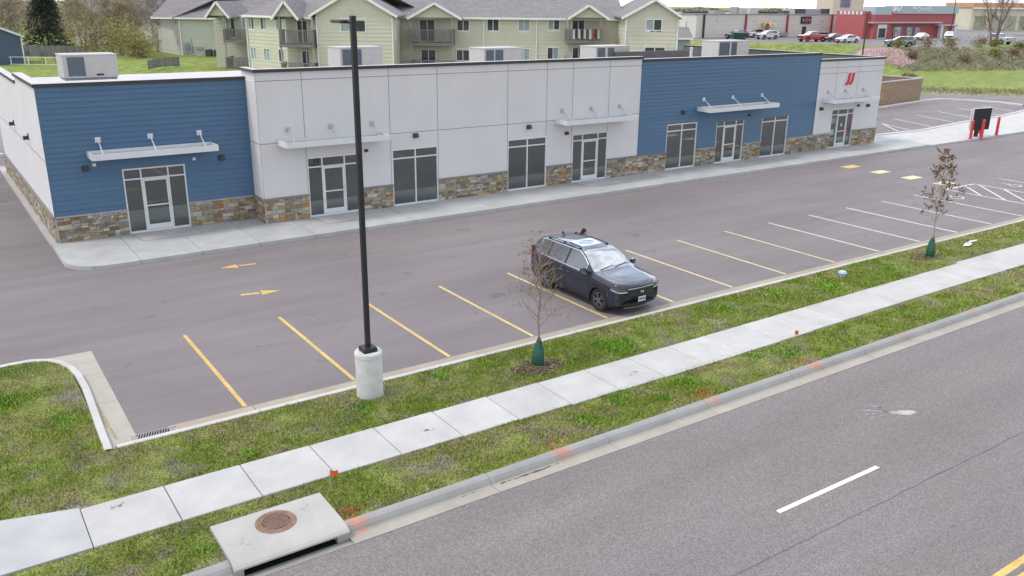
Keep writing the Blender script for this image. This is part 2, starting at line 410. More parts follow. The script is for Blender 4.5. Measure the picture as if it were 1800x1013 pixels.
# storm grate at the kerb corner
dr=empty('drain_grate',(-2.1,-.29,0),0,'long grey slotted drain grate in the corner gutter','drain grate')
mb=MB()
for k in range(17):
    xx=-.44+k*.055; mb.bar((xx-.06,-.17,.008),(xx+.06,.18,.008),.020,.012)
mb.build('bars',mat('grate_steel',(.30,.29,.28),.6,var=.1),dr)
mb=MB(); mb.box(-.47,.47,-.185,.195,-.05,-.03); mb.build('pit',black,dr)
mb=MB(); mb.box(-.49,.49,-.2,-.185,-.04,.014); mb.box(-.49,.49,.195,.21,-.04,.014); mb.box(-.49,-.47,-.185,.195,-.04,.014); mb.box(.47,.49,-.185,.195,-.04,.014); mb.build('frame',alug,dr)

# lawn sheets
lawnm=mat('thatch',(.165,.185,.055),.95,var=.30,scale=2.2,detail=8,spec=.1,col2=(.165,.145,.115),mixscale=1.3,lo=.50,hi=.64,speck=.5,speckscale=22,bump=.6,bscale=14)
def sheet(mb,poly,z): mb.prism(poly,-.2,z)
def lawn_z(x,y): return .085+.02*mnoise.noise(Vector((x*.7,y*.7,3)))
def grid_sheet(mb,x0,x1,y0f,y1f,nx,ny):
    for i in range(nx):
        for j in range(ny):
            q=[]
            for a,b in ((i,j),(i+1,j),(i+1,j+1),(i,j+1)):
                x=x0+(x1-x0)*a/nx; ya,yb=y0f(x),y1f(x); y=ya+(yb-ya)*b/ny
                q.append((x,y,lawn_z(x,y)))
            mb.face(q)
mb=MB()
grid_sheet(mb,-2.95,60,lambda x:-2.9,lambda x:-.655,180,8)
def isl(x): return float(np.interp(x,[-27,-14,-9,-6.5,-5.2,-4.3,-3.8,-3.45,-3.2,-3.03,-2.95],[3.2,4.3,4.9,5.2,5.33,5.42,5.4,5.2,4.88,4.4,-.7]))-.02
grid_sheet(mb,-26,-3.06,lambda x:-2.9,isl,60,24); grid_sheet(mb,-3.06,-2.95,lambda x:-2.9,lambda x:-.66,2,8)
grid_sheet(mb,-26,60,lambda x:-5.70,lambda x:-4.0,200,6)
lw=mb.build('lawn',lawnm,smooth=0); tag(lw,'patchy lawn strips beside the sidewalk','lawn',kind='structure')
# ------------------------------------------------------------------ grass blades (uncountable)
def make_grass():
    G=np.random.default_rng(3)
    def noise2(x,y,s,seed):
        # value noise, bilinear
        X=x*s+seed*17.3;Y=y*s+seed*9.1
        tab=np.random.default_rng(seed).random((256,256))
        xi=np.floor(X).astype(int);yi=np.floor(Y).astype(int);fx=X-xi;fy=Y-yi
        fx=fx*fx*(3-2*fx);fy=fy*fy*(3-2*fy)
        t=lambda a,b:tab[a%256,b%256]
        return (t(xi,yi)*(1-fx)+t(xi+1,yi)*fx)*(1-fy)+(t(xi,yi+1)*(1-fx)+t(xi+1,yi+1)*fx)*fy
    P=[]
    for (x0,x1,y0,y1,dens) in ((-3,12,-2.75,-.67,1500),(12,24,-2.85,-.67,900),(24,44,-2.6,-.67,420),(-10,-3,-2.6,5.4,1150),(-18,-10,-2.6,5.0,350),(-18,-6,-5.68,-4.16,500),(-6,12,-5.68,-4.16,1500),(12,24,-5.68,-4.30,900),(24,40,-5.68,-4.15,420)):
        n=int((x1-x0)*(y1-y0)*dens); P.append(np.stack([G.uniform(x0,x1,n),G.uniform(y0,y1,n)],1))
    P=np.concatenate(P);x,y=P[:,0],P[:,1]
    isl_y=np.interp(x,[-14,-9,-6.5,-5.2,-4.3,-3.8,-3.45,-3.2,-3.05],[4.3,4.9,5.2,5.33,5.42,5.4,5.2,4.88,4.3])-.1
    keep=np.where(x<-3.02,y<isl_y,True)
    keep&=~((x<-2.98)&(y>-.6)&(x>-3.14)) 
    # sidewalk flare
    keep&=~((x<-3.9)&(y>-4.3)&(y<np.interp(x,[-9.8,-7.6,-5.62,-3.92],[-1.45,-1.75,-2.2,-2.66])))
    keep&=~((x>-2.14)&(x<-.04)&(y<-4.62))
    keep&=(np.hypot(x-2.66,y+1.13)>.34)
    m1=np.hypot((x-6.95)*.8,(y+2.0)*1.2);m2=np.hypot((x-25.2)*.8,(y+1.62)*1.4)
    nn=noise2(x,y,1.1,5)*.6+noise2(x,y,3.1,6)*.4
    pr=np.clip((nn-.27)*4.5,.22,1)
    pr*=np.clip((m1-.25)*1.6,.04,1)*np.clip((m2-.2)*2,.05,1)
    pr*=np.where((x>2.9)&(x<4.0)&(y>-1.6)&(y<-.9),.4,1)
    keep&=G.random(len(x))<pr
    P=P[keep];x,y=P[:,0],P[:,1];n=len(x)
    lush=noise2(x,y,.8,8)*.55+noise2(x,y,2.6,9)*.45
    clump=np.zeros(n)
    for cx,cy,r in ((9.6,-2.0,.75),(-3.6,1.4,.35),(-4.6,3.1,.6),(-5.5,.2,.5),(8.4,-5.1,.25),(9.5,-4.7,.35),(13,-4.9,.4),(.2,-2.3,.25),(-.7,-2.4,.25),(4.5,-1.2,.3),(2.2,-1.75,.35),(14.5,-1.5,.4),(19,-2,.6),(23,-2,.6),(-1.6,-4.45,.2),(-2.4,-5.2,.2),(6.0,-1.25,.2),(11.4,-1.1,.5),(12.2,-4.6,.4),(17,-1.2,.5),(6.1,-4.95,.35),(7.4,-4.7,.3)):
        clump=np.maximum(clump,np.exp(-((x-cx)**2+(y-cy)**2)/r**2*1.6)*(.6+.8*noise2(x,y,4,int(abs(cx*7))%50)))
    clump=np.clip(clump,0,1)
    kx=G.random(n)
    tan=np.array([.37,.34,.18]);olive=np.array([.27,.31,.055]);green=np.array([.20,.30,.04]);bright=np.array([.18,.37,.045])
    t=np.clip((lush-.31)*4.5+(kx-.5)*.8,0,1)[:,None]
    c=tan*(1-t)+olive*t
    t2=np.clip((lush-.42)*4.5+(G.random(n)-.5)*.8,0,1)[:,None]
    c=c*(1-t2)+green*t2
    t3=(clump*(G.random(n)<.95))[:,None]
    c=c*(1-t3)+bright*t3
    # sprayed blades beside the kerb marks
    for cx in (.15,4.85,9.3,13.1):
        s=(np.exp(-((x-cx)**2/.09+(y+5.52)**2/.035))>G.random(n)*.9)
        c[s]=np.array([.55,.16,.07])*(.6+.6*G.random((s.sum(),1)))
    c*=G.uniform(.35,1.75,(n,1))
    h=(.028+.035*G.random(n))*(1+.5*lush)+clump*.05*G.random(n)
    w=.0045+.004*G.random(n)+clump*.006
    w=w*np.where(x>12,1.5,1)*np.where(x>24,1.5,1)
    ang=G.uniform(0,2*np.pi,n);lean=G.uniform(.1,1.1,n)*h
    la=G.uniform(0,2*np.pi,n)
    z=np.full(n,.085)
    dx,dy=np.cos(ang)*w,np.sin(ang)*w
    mx,my=np.cos(la)*lean,np.sin(la)*lean
    V=np.empty((n,4,3),np.float32)
    V[:,0]=np.stack([x-dx,y-dy,z],1);V[:,1]=np.stack([x+dx,y+dy,z],1)
    V[:,2]=np.stack([x+dx*.55+mx*.5,y+dy*.55+my*.5,z+h*.62],1)
    V[:,3]=np.stack([x+mx,y+my,z+h*.95],1)
    me=bpy.data.meshes.new('grass')
    me.vertices.add(n*4);me.vertices.foreach_set('co',V.ravel())
    me.loops.add(n*4);me.loops.foreach_set('vertex_index',np.arange(n*4,dtype=np.int32))
    me.polygons.add(n);me.polygons.foreach_set('loop_start',np.arange(0,n*4,4,dtype=np.int32))
    me.update(calc_edges=True)
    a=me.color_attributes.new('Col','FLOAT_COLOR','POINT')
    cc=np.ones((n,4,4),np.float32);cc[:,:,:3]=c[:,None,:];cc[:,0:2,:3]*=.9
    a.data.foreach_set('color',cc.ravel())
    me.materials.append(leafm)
    o=bpy.data.objects.new('grass',me);COL.objects.link(o)
    tag(o,'short patchy spring grass blades on the lawn strips','grass',kind='stuff')
make_grass()
# mulch rings under the saplings
def mulch(cx,cy,rx,ry,n,label):
    mb=MB()
    for k in range(n):
        a=rng.uniform(0,6.28);r=math.sqrt(rng.random());x=cx+rx*r*math.cos(a);y=cy+ry*r*math.sin(a)
        s=rng.uniform(.012,.035);b=rng.uniform(0,3.1);z=.095+rng.uniform(0,.02)
        c=rng.choice([(.14,.09,.06),(.10,.075,.055),(.22,.15,.10),(.08,.06,.05),(.30,.24,.19)])
        d=Vector((math.cos(b),math.sin(b),rng.uniform(-.3,.3)))*s
        e=Vector((-math.sin(b),math.cos(b),rng.uniform(-.3,.3)))*s*.4
        p=Vector((x,y,z)); mb.face([p-d-e,p+d-e,p+d+e,p-d+e],c)
    o=mb.build('mulch',leafm); tag(o,label,'mulch',kind='stuff')
mulch(6.95,-2.0,.75,.5,1500,'dark wood mulch round the budding sapling by the parked car')
mulch(25.1,-1.6,.65,.4,600,'mulch round the rust leaved sapling by the white stall lines')
# ------------------------------------------------------------------ strip mall
def cells(u0,u1,z0,z1,holes):
    us=sorted({u0,u1,*[min(max(h[k],u0),u1) for h in holes for k in (0,1)]})
    zs=sorted({z0,z1,*[min(max(h[k],z0),z1) for h in holes for k in (2,3)]})
    for a,b in zip(us,us[1:]):
        for c,d in zip(zs,zs[1:]):
            if b-a<1e-4 or d-c<1e-4: continue
            m=((a+b)/2,(c+d)/2)
            if any(h[0]<m[0]<h[1] and h[2]<m[1]<h[3] for h in holes): continue
            yield a,b,c,d
def lap_wall(mb,F,u0,u1,z0,z1,exp,lip,holes,col,tone=.05,joints=True,jl=3.66):
    """F(u,z,out) gives the 3D point; boards lean out by lip at their lower edge"""
    z=z0;k=0
    while z<z1-1e-3:
        zt=min(z+exp,z1)
        segs=[(u0,u1)]
        for h in holes:
            if h[2]<(z+zt)/2<h[3]:
                ns=[]
                for a,b in segs:
                    if h[0]>a: ns.append((a,min(b,h[0])))
                    if h[1]<b: ns.append((max(a,h[1]),b))
                segs=[(a,b) for a,b in ns if b-a>1e-3]
        for a,b in segs:
            cuts=[a]
            if joints:
                q=u0+((k*1.37)%jl)
                while q<b:
                    if q>a+.1: cuts.append(q)
                    q+=jl
            cuts.append(b)
            for p,q in zip(cuts,cuts[1:]):
                c=tuple(t*(1+rng.uniform(-tone,tone)) for t in col); e=.004 if joints else 0
                mb.face([F(p+e,z,lip),F(q-e,z,lip),F(q-e,zt,.002),F(p+e,zt,.002)],c)
                mb.face([F(p+e,z,0),F(q-e,z,0),F(q-e,z,lip),F(p+e,z,lip)],c)
        z=zt;k+=1
STONES=[((.38,.25,.14),3),((.29,.18,.10),2),((.46,.30,.14),1.6),((.31,.29,.22),4),((.37,.345,.27),4),((.46,.435,.39),3.5),((.49,.42,.32),3.5),((.33,.335,.345),2.2),((.24,.215,.18),1.2)]
def scol():
    r=rng.uniform(0,sum(w for _,w in STONES))
    for c,w in STONES:
        r-=w
        if r<=0: f=rng.uniform(.58,1.12); return tuple(t*f for t in c)
    return STONES[0][0]
def ashlar(mb,F,u0,u1,z0,z1):
    def put(a,b,c,d):
        g=.009;o=rng.uniform(.025,.055);col=scol()
        o2=o-rng.uniform(0,.012)
        P=[F(a+g,c+g,o),F(b-g,c+g,o2),F(b-g,d-g,o2),F(a+g,d-g,o)];Q=[F(a+g,c+g,0),F(b-g,c+g,0),F(b-g,d-g,0),F(a+g,d-g,0)]
        mb.mesh(P+Q,[(0,1,2,3),(4,5,1,0),(5,6,2,1),(6,7,3,2),(7,4,0,3)],col)
    def split(a,b,c,d):
        w=b-a;h=d-c
        if h>.20 or (h>.13 and rng.random()<.6 and w<2.5*h): 
            t=rng.uniform(.35,.65);split(a,b,c,c+h*t);split(a,b,c+h*t,d);return
        if w>.55 or (w>.26 and w>h*3.2 and rng.random()<.7):
            t=rng.uniform(.3,.7);split(a,a+w*t,c,d);split(a+w*t,b,c,d);return
        put(a,b,c,d)
    x=u0
    while x<u1-1e-3:
        w=min(rng.uniform(.7,1.3),u1-x)
        if u1-x-w<.3: w=u1-x
        split(x,x+w,z0,z1);x+=w
mall=empty('strip_mall',(6.1,16.2,0),R(.5),'long single storey strip mall with blue siding, grey stucco and stone base','building')
V_LB=1.2; DEP=18.3
SFS=[ # u0,u1,z1,kind,v
 (-5.10,-2.73,2.72,'door',V_LB),(1.94,4.31,2.72,'door',0),(5.93,8.29,2.72,'win',0),(12.2,14.57,2.68,'win',0),
 (16.22,18.6,2.64,'door',0),(22.9,25.27,2.68,'win',0),(26.88,29.24,2.66,'door',0),(30.85,33.3,2.65,'win',0),(37.66,40.03,2.66,'door',0)]
Z0=.15
def Fv(v): return lambda u,z,o: (u,v-o,z)
def hol(v): return [(a-.0,b,Z0,zt) for a,b,zt,k,vv in SFS if vv==v]
CAP0,CAP1=1.10,1.16
# stucco walls
def stucco_wall(u0,u1,top,us,zs,name='stucco_wall'):
    mb=MB();hs=hol(0);U=[u0]+[u for u in us if u0<u<u1]+[u1];Zs=[CAP1]+zs+[top]
    for a,b in zip(U,U[1:]):
        for c,d in zip(Zs,Zs[1:]):
            for p,q,r_,s in cells(a+.011,b-.011,c+.011,d-.011,hs): mb.face([(p,0,r_),(q,0,r_),(q,0,s),(p,0,s)])
    o=mb.build(name,stucco,mall)
    mb=MB()
    for p,q,r_,s in cells(u0,u1,CAP1,top,hs): mb.face([(p,.018,r_),(q,.018,r_),(q,.018,s),(p,.018,s)])
    mb.build('joint_strip',joint,o)
    return o
TOPM,TOPB,TOPE,TOPL=6.27,6.13,5.72,5.93
w=stucco_wall(0.0,20.78,TOPM,[1.93,5.88,8.31,12.18,14.52,16.15,18.56],[3.43,5.93])
mb=MB(); # returns of the projecting block
for a,b in ((CAP1,3.42),(3.44,5.92),(5.94,TOPM)):
    mb.face([(0,1.25,a),(0,.0,a),(0,.0,b),(0,1.25,b)])
mb.face([(0,1.25,5.4),(0,1.6,5.4),(0,1.6,TOPM),(0,1.25,TOPM)])
mb.build('return_wall',stucco,mall)
stucco_wall(35.85,42.72,TOPE,[37.7,40.0],[4.95,5.3])
mb=MB()
mb.face([(35.85,-.0,4),(35.85,.05,4),(35.85,.05,TOPE),(35.85,-.0,TOPE)])
mb.face([(42.72,0,0),(42.72,DEP,0),(42.72,DEP,TOPE),(42.72,0,TOPE)])
mb.face([(-7.65,DEP,0),(42.72,DEP,0),(42.72,DEP,5.0),(-7.65,DEP,5.0)])
mb.build('rear_wall',stucco,mall)
# end wall with stone foot
mb=MB()
Fl=lambda u,z,o: (-7.65-o,-u,z)   # u runs towards the front (u=-v)
for a,b in ((CAP1,3.2),(3.22,5.62)):
    mb.face([(-7.65,DEP,a),(-7.65,V_LB,a),(-7.65,V_LB,b),(-7.65,DEP,b)])
mb.face([(-7.65,7.3,5.62),(-7.65,V_LB,5.62),(-7.65,V_LB,TOPL),(-7.65,7.3,TOPL)])
mb.face([(-7.65,7.3,5.62),(-7.35,7.3,5.62),(-7.35,7.3,TOPL),(-7.65,7.3,TOPL)])
mb.build('end_wall',stucco,mall)
# blue siding
BL=(.062,.137,.238)
mb=MB(); lap_wall(mb,Fv(V_LB),-7.63,-.0,CAP1,TOPL-.02,.2,.03,hol(V_LB),BL,.05)
mb.box(-7.66,-7.6,V_LB-.025,V_LB+.03,CAP1,TOPL,(.066,.14,.24))
mb.build('siding_wall',siding,mall)
mb=MB(); lap_wall(mb,Fv(0.0),20.80,35.83,CAP1,TOPB-.02,.2,.03,hol(0),BL,.05)
mb.box(20.76,20.82,-.028,.03,CAP1,TOPB,BL); mb.box(35.80,35.87,-.028,.03,CAP1,TOPB,(.06,.13,.22))
mb.build('siding_wall',siding,mall)
# backing behind siding
for v,u0,u1,top in ((V_LB,-7.6,0,TOPL),(0,20.8,35.83,TOPB)):
    mb=MB()
    for p,q,r_,s in cells(u0,u1,CAP1,top,hol(v)): mb.face([(p,v+.01,r_),(q,v+.01,r_),(q,v+.01,s),(p,v+.01,s)])
    mb.build('sheathing',joint,mall)
# stone base, interrupted by the shopfronts
def base_run(u0,u1,v):
    hs=[h for h in hol(v)]; segs=[(u0,u1)]
    for h in hs:
        ns=[]
        for a,b in segs:
            if h[1]<=a or h[0]>=b: ns.append((a,b)); continue
            if h[0]>a: ns.append((a,h[0]))
            if h[1]<b: ns.append((h[1],b))
        segs=ns
    for a,b in segs:
        mb=MB(); ashlar(mb,Fv(v-.02),a,b,Z0,CAP0)
        o=mb.build('stone_base',stone,mall)
        mb=MB(); mb.box(a,b,v-.022,v+.02,Z0-.02,CAP0); 
        mb.build('mortar_bed',mortar,o)
        mb=MB(); mb.box(a-.0,b+.0,v-.095,v+.03,CAP0,CAP1); 
        mb.build('stone_sill',mat('sill_stone',(.36,.34,.31),.85,var=.15,scale=6) if v==V_LB or 20.8<a<36 else mat('sill_dark',(.22,.205,.19),.8,var=.15,scale=6),o)
base_run(-7.62,-.0,V_LB); base_run(-.0,20.8,0); base_run(20.8,35.85,0); base_run(35.85,42.72,0)
def side_base(F,a,b,box,sill):
    mb=MB(); ashlar(mb,F,a,b,Z0,CAP0); o=mb.build('stone_base',stone,mall)
    mb=MB(); mb.box(*box); mb.build('mortar_bed',mortar,o)
    mb=MB(); mb.box(*sill); mb.build('stone_sill',MATS['sill_dark'],o)
side_base(lambda u,z,o:(-7.67-o,-u,z),-DEP,-V_LB+.05,(-7.672,-7.6,V_LB-.05,DEP,Z0-.02,CAP0),(-7.745,-7.62,V_LB-.09,DEP,CAP0,CAP1))
side_base(lambda u,z,o:(-.02-o,-u,z),-1.12,.05,(-.022,.05,-.05,1.14,Z0-.02,CAP0),(-.1,.05,-.09,1.13,CAP0,CAP1))
# shopfronts
def shopfront(u0,u1,zt,kind,v):
    # jambs of the opening
    mb=MB(); d=.13
    for (a,b,c,e) in ((u0,u0,Z0,zt),(u1,u1,Z0,zt)): mb.face([(a,v-.0,c),(a,v+d,c),(a,v+d,e),(a,v-.0,e)])
    mb.face([(u0,v,zt),(u1,v,zt),(u1,v+d,zt),(u0,v+d,zt)])
    o=None
    f=MB(); t=.055; v0,v1=v+.0,v+.10
    def H(a,b,z,h=t,vv=0): f.box(a,b,v0-vv,v1,z,z+h)
    def Vt(u,z0,z1,wd=t,vv=0): f.box(u,u+wd,v0-vv,v1,z0,z1)
    Vt(u0,Z0,zt);Vt(u1-t,Z0,zt)
    H(u0+t,u1-t,zt-t);H(u0+t,u1-t,Z0,.07)
    tz=Z0+2.12
    panes=[]
    if kind=='win':
        m=(u0+u1)/2-t/2; Vt(m,Z0+.07,zt-t)
        H(u0+t,m,tz);H(m+t,u1-t,tz)
        for a,b in ((u0+t,m),(m+t,u1-t)): panes+= [(a,b,Z0+.07,tz),(a,b,tz+t,zt-t)]
    else:
        a=u0+.70;b=u1-.70
        Vt(a-t,Z0+.07,zt-t);Vt(b,Z0+.07,zt-t)
        H(u0+t,a-t,tz);H(a,b,tz);H(b+t,u1-t,tz)
        for p,q in ((u0+t,a-t),(b+t,u1-t)): panes+=[(p,q,Z0+.07,tz)]
        for p,q in ((u0+t,a-t),(a,b),(b+t,u1-t)): panes+=[(p,q,tz+t,zt-t)]
    fr=f.build('shopfront',alu,mall)
    mb.build('reveal',alug,fr)
    for pa,pb,pc,pe in panes:
        q=MB(); q.face([(pa,v+.06,pc),(pb,v+.06,pc),(pb,v+.06,pe),(pa,v+.06,pe)]); q.build('pane',glass,fr)
    if kind!='win':
        dr=MB(); s=.075; y0,y1=v+.012,v+.07
        dr.mi=0
        dr.box(a+.006,a+s,y0,y1,Z0+.08,tz-.01);dr.box(b-s,b-.006,y0,y1,Z0+.08,tz-.01)
        dr.box(a+s,b-s,y0,y1,tz-.085,tz-.01);dr.box(a+s,b-s,y0,y1,Z0+.08,Z0+.28);dr.box(a+s,b-s,y0,y1,Z0+1.02,Z0+1.07)
        dr.bar((b-s/2-.02,v-.05,Z0+.92),(b-s/2-.02,v-.05,Z0+1.22),.03,.03);dr.box(b-s/2-.035,b-s/2-.005,v-.05,y0,Z0+.95,Z0+.98);dr.box(b-s/2-.035,b-s/2-.005,v-.05,y0,Z0+1.16,Z0+1.19)
        dr.mi=1
        dr.face([(a+s,v+.045,Z0+.28),(b-s,v+.045,Z0+.28),(b-s,v+.045,Z0+1.02),(a+s,v+.045,Z0+1.02)])
        dr.face([(a+s,v+.045,Z0+1.07),(b-s,v+.045,Z0+1.07),(b-s,v+.045,tz-.085),(a+s,v+.045,tz-.085)])
        dr.build('door',[alu,glass],fr)
    return fr
for a,b,zt,k,v in SFS: sf=shopfront(a,b,zt,k,v)
# posters in the end shopfront
mb=MB()
for a,b,c,d,col in ((37.78,38.2,1.75,2.1,(.30,.27,.24)),(37.78,38.15,1.0,1.35,(.35,.45,.48)),(39.42,39.62,.9,1.2,(.6,.1,.1))): mb.face([(a,.052,c),(b,.052,c),(b,.052,d),(a,.052,d)],col)
for k in range(16):
    t=2*math.pi*k/16;t2=2*math.pi*(k+1)/16
    mb.face([(39.72+.16*math.cos(t),.052,1.85+.2*math.sin(t)),(39.72+.16*math.cos(t2),.052,1.85+.2*math.sin(t2)),(39.72+.11*math.cos(t2),.052,1.85+.14*math.sin(t2)),(39.72+.11*math.cos(t),.052,1.85+.14*math.sin(t))],(.5,.12,.12))
mb.box(38.78,38.92,.03,.04,1.5,1.7,(.6,.6,.6))
mb.build('window_posters',vc,sf)
# roof and copings
mb=MB()
mb.face([(-7.5,V_LB+.15,5.62),(0,V_LB+.15,5.62),(0,DEP,5.0),(-7.5,DEP,5.0)])
mb.face([(0,.15,5.62),(20.78,.15,5.62),(20.78,DEP,5.0),(0,DEP,5.0)])
mb.face([(20.78,.15,5.6),(42.6,.15,5.15),(42.6,DEP,4.85),(20.78,DEP,5.0)])
rf=mb.build('roof',roofw,mall)
mb=MB()
mb.mi=0
def cop(x0,x1,y0,y1,z): 
    mb.mi=0; mb.box(x0,x1,y0,y1,z,z+.12)
    mb.mi=1; mb.box(x0+.01,x1-.01,y0+.02,y1-.01,z+.121,z+.128)
cop(-7.72,.0,V_LB-.06,V_LB+.3,TOPL); cop(-7.72,-7.35,V_LB+.301,7.33,TOPL); cop(-7.71,-7.36,7.34,DEP,5.62)
cop(-.09,20.8,-.09,.28,TOPM); cop(-.09,.22,.281,1.6,TOPM)
cop(20.801,35.86,-.07,.28,TOPB); cop(35.861,42.79,-.07,.28,TOPE); cop(42.45,42.79,.281,DEP,TOPE)
mb.build('coping',[dark,roofw],mall)
mb=MB()
mb.box(42.40,42.46,.281,DEP,5.0,TOPE); mb.box(27.5,34.5,9.6,9.9,5.2,6.0); mb.box(.06,20.7,.1,.28,5.5,TOPM); mb.box(20.8,35.8,.1,.28,5.5,TOPB); mb.box(-7.34,-7.3,V_LB+.3,7.3,5.4,TOPL)
mb.build('parapet_lining',mat('parapet_lining',(.10,.095,.10),.8,var=.15,scale=1),mall)
# canopies
CANS=[(-6.25,-1.62,V_LB,(-5.8,-3.91,-2.04),3.30),(.72,5.36,0,(1.2,3.09,5.0),3.34),(15.02,19.72,0,(15.49,17.38,19.32),3.28),(25.15,31.0,0,(25.63,28.04,30.58),3.30),(36.45,41.1,0,(36.98,38.76,40.68),3.19)]
for u0,u1,v,pl,z in CANS:
    D=1.05;h=.23
    mb=MB(); y0=v-D
    mb.box(u0,u1,y0,y0+.05,z,z+h); mb.box(u0,u0+.05,y0+.05,v-.02,z,z+h); mb.box(u1-.05,u1,y0+.05,v-.02,z,z+h); mb.box(u0+.05,u1-.05,v-.08,v-.02,z,z+h)
    can=mb.build('canopy',alu,mall)
    mb=MB(); mb.box(u0+.05,u1-.05,y0+.05,v-.08,z+.07,z+.10)
    k=u0+.12
    while k<u1-.1: mb.box(k,k+.02,y0+.05,v-.08,z+.10,z+.125); k+=.16
    mb.build('deck',alug,can)
    for q in pl:
        mb=MB(); zz=z+.62
        mb.box(q-.1,q+.1,v-.035,v-.005,zz-.1,zz+.1); mb.box(q-.025,q+.025,v-.09,v-.035,zz-.05,zz+.05)
        mb.bar((q,v-.07,zz-.02),(q,y0+.28,z+.15),.035,.035); mb.box(q-.06,q+.06,y0+.2,y0+.36,z+.1,z+.16)
        mb.build('hanger',alu if (v==V_LB or 25<q<31) else alug,can)
# wall lights
for u,z,v,s,c in ((-6.37,2.88,V_LB,.12,dark),(-1.25,2.84,V_LB,.12,dark),(-6.05,3.0,V_LB,.07,alu),(-2.36,2.9,V_LB,.07,alu),(7.13,3.27,0,.115,dark),(13.43,3.22,0,.115,dark),(4.67,2.8,0,.07,dark),(15.8,2.74,0,.09,dark),(24.05,3.3,0,.115,dark),(29.6,2.8,0,.07,dark),(36.42,2.78,0,.115,dark),(41.42,2.72,0,.115,dark),(40.36,2.77,0,.08,dark)):
    mb=MB(); mb.box(u-s,u+s,v-.05,v-.002,z-s*.9,z+s*.9); mb.mesh([(u-s,v-.05,z-s*.5),(u+s,v-.05,z-s*.5),(u+s,v-.05,z+s*.9),(u-s,v-.05,z+s*.9),(u-s*.8,v-.05-s*1.3,z-s*.6),(u+s*.8,v-.05-s*1.3,z-s*.6),(u+s*.8,v-.05-s*.7,z+s*.8),(u-s*.8,v-.05-s*.7,z+s*.8)],[(4,5,6,7),(0,1,5,4),(1,2,6,5),(2,3,7,6),(3,0,4,7)])
    mb.build('wall_light',c,mall)
for v in (5.6,10.6):
    mb=MB(); mb.box(-7.68,-7.652,v-.14,v+.14,3.5,3.75); mb.box(-7.85,-7.68,v-.12,v+.12,3.52,3.66); mb.build('wall_light',dark,mall)
# letter sign: two slanted red J on a white backing
sg=empty('sign',(38.97,-.0,4.55)); sg.parent=mall
def jshape(x,s,gr):
    P=[(-.02,.38),(.19,.38),(.19,-.12),(.15,-.27),(.05,-.37),(-.14,-.38),(-.16,-.22),(-.05,-.20),(-.02,-.10)]
    P=[(a+(gr if a>.0 else -gr),b+(gr if b>0 else -gr)) for a,b in P]
    return [(x+a+b*.18,b) for a,b in P]
def xz_prism(mb,P,y0,y1,col):
    n=len(P);vs=[(a,y0,b) for a,b in P]+[(a,y1,b) for a,b in P]
    mb.mesh(vs,[tuple(range(n))]+[(i,(i+1)%n,n+(i+1)%n,n+i) for i in range(n)],col)
mb=MB()
for x in (-.17,.23):
    xz_prism(mb,jshape(x,1,.05),-.06,-.01,(.72,.71,.70))
    xz_prism(mb,[(a-.06,b-.03) for a,b in jshape(x,1,.03)],-.05,-.012,(.70,.69,.69))
mb.build('sign_backing',vcg,sg)
for x in (-.17,.23):
    mb=MB(); xz_prism(mb,jshape(x,1,0),-.11,-.062,(.55,.028,.05)); mb.build('sign_letter',vcg,sg)

# walkway in front: slabs on a dark joint bed
mb=MB(); fy=lambda x: 13.27+(x+1)*.0125
def wal(x0,x1): return fy(x0),fy(x1)
wl=MALLY=16.2
WC=(.42,.425,.425)
joints=[-.9]
rg=random.Random(5); x=.55
xl=[x]
while x<49.4: x+=rg.uniform(1.9,2.3); xl.append(x)
cor=[(-1.80,15.0),(-1.78,14.45),(-1.66,14.0),(-1.42,13.65),(-1.08,13.40),(-.6,13.28)]
def kerb_prism(poly,col): mb.prism(poly,-.1,.15,col)
def slabtop(poly,z,col): mb.face([(x,y,z) for x,y in poly],col)
kerb_prism(cor+[(.54,13.285),(.54,17.45),(-1.5,17.45),(-1.80,17.4)],cvar(WC,.03))
for a,b in zip(xl,xl[1:]):
    ya,yb=wal(a,b); back=17.5 if a<6 else 16.6
    kerb_prism([(a+.008,ya),(b-.008,yb),(b-.008,back),(a+.008,back)],cvar(WC,.04))
kerb_prism([(-1.82,17.41),(-1.56,17.41),(-1.72,36.5),(-2.0,36.5)],cvar((.44,.42,.415),.03))
ww=mb.build('walkway',conc); tag(ww,'raised concrete walkway with a rounded corner along the shopfronts','walkway',kind='structure')
mb=MB()
def mallpt(u,v): c,s=math.cos(R(.5)),math.sin(R(.5)); return (6.1+u*c-v*s,16.2+u*s+v*c)
for a,b,zt,k,v in SFS:
    if k!='door': continue
    A=mallpt(a+.05,v-.08);B=mallpt(b-.05,v-.08);C=mallpt(b+.1,v-1.45);D=mallpt(a+.2,v-1.45)
    mb.face([(*p,.152) for p in (A,B,C,D)],(.07,.068,.063))
    sh=lambda p,q,t: tuple(p[i]+(q[i]-p[i])*t for i in (0,1))
    cx=tuple(sum(p[i] for p in (A,B,C,D))/4 for i in (0,1))
    mb.face([(cx[0]+(p[0]-cx[0])*.985,cx[1]+(p[1]-cx[1])*.965,.156) for p in (A,B,C,D)],cvar((.46,.46,.455),.04))
mb.build('door_slab',conc,ww)
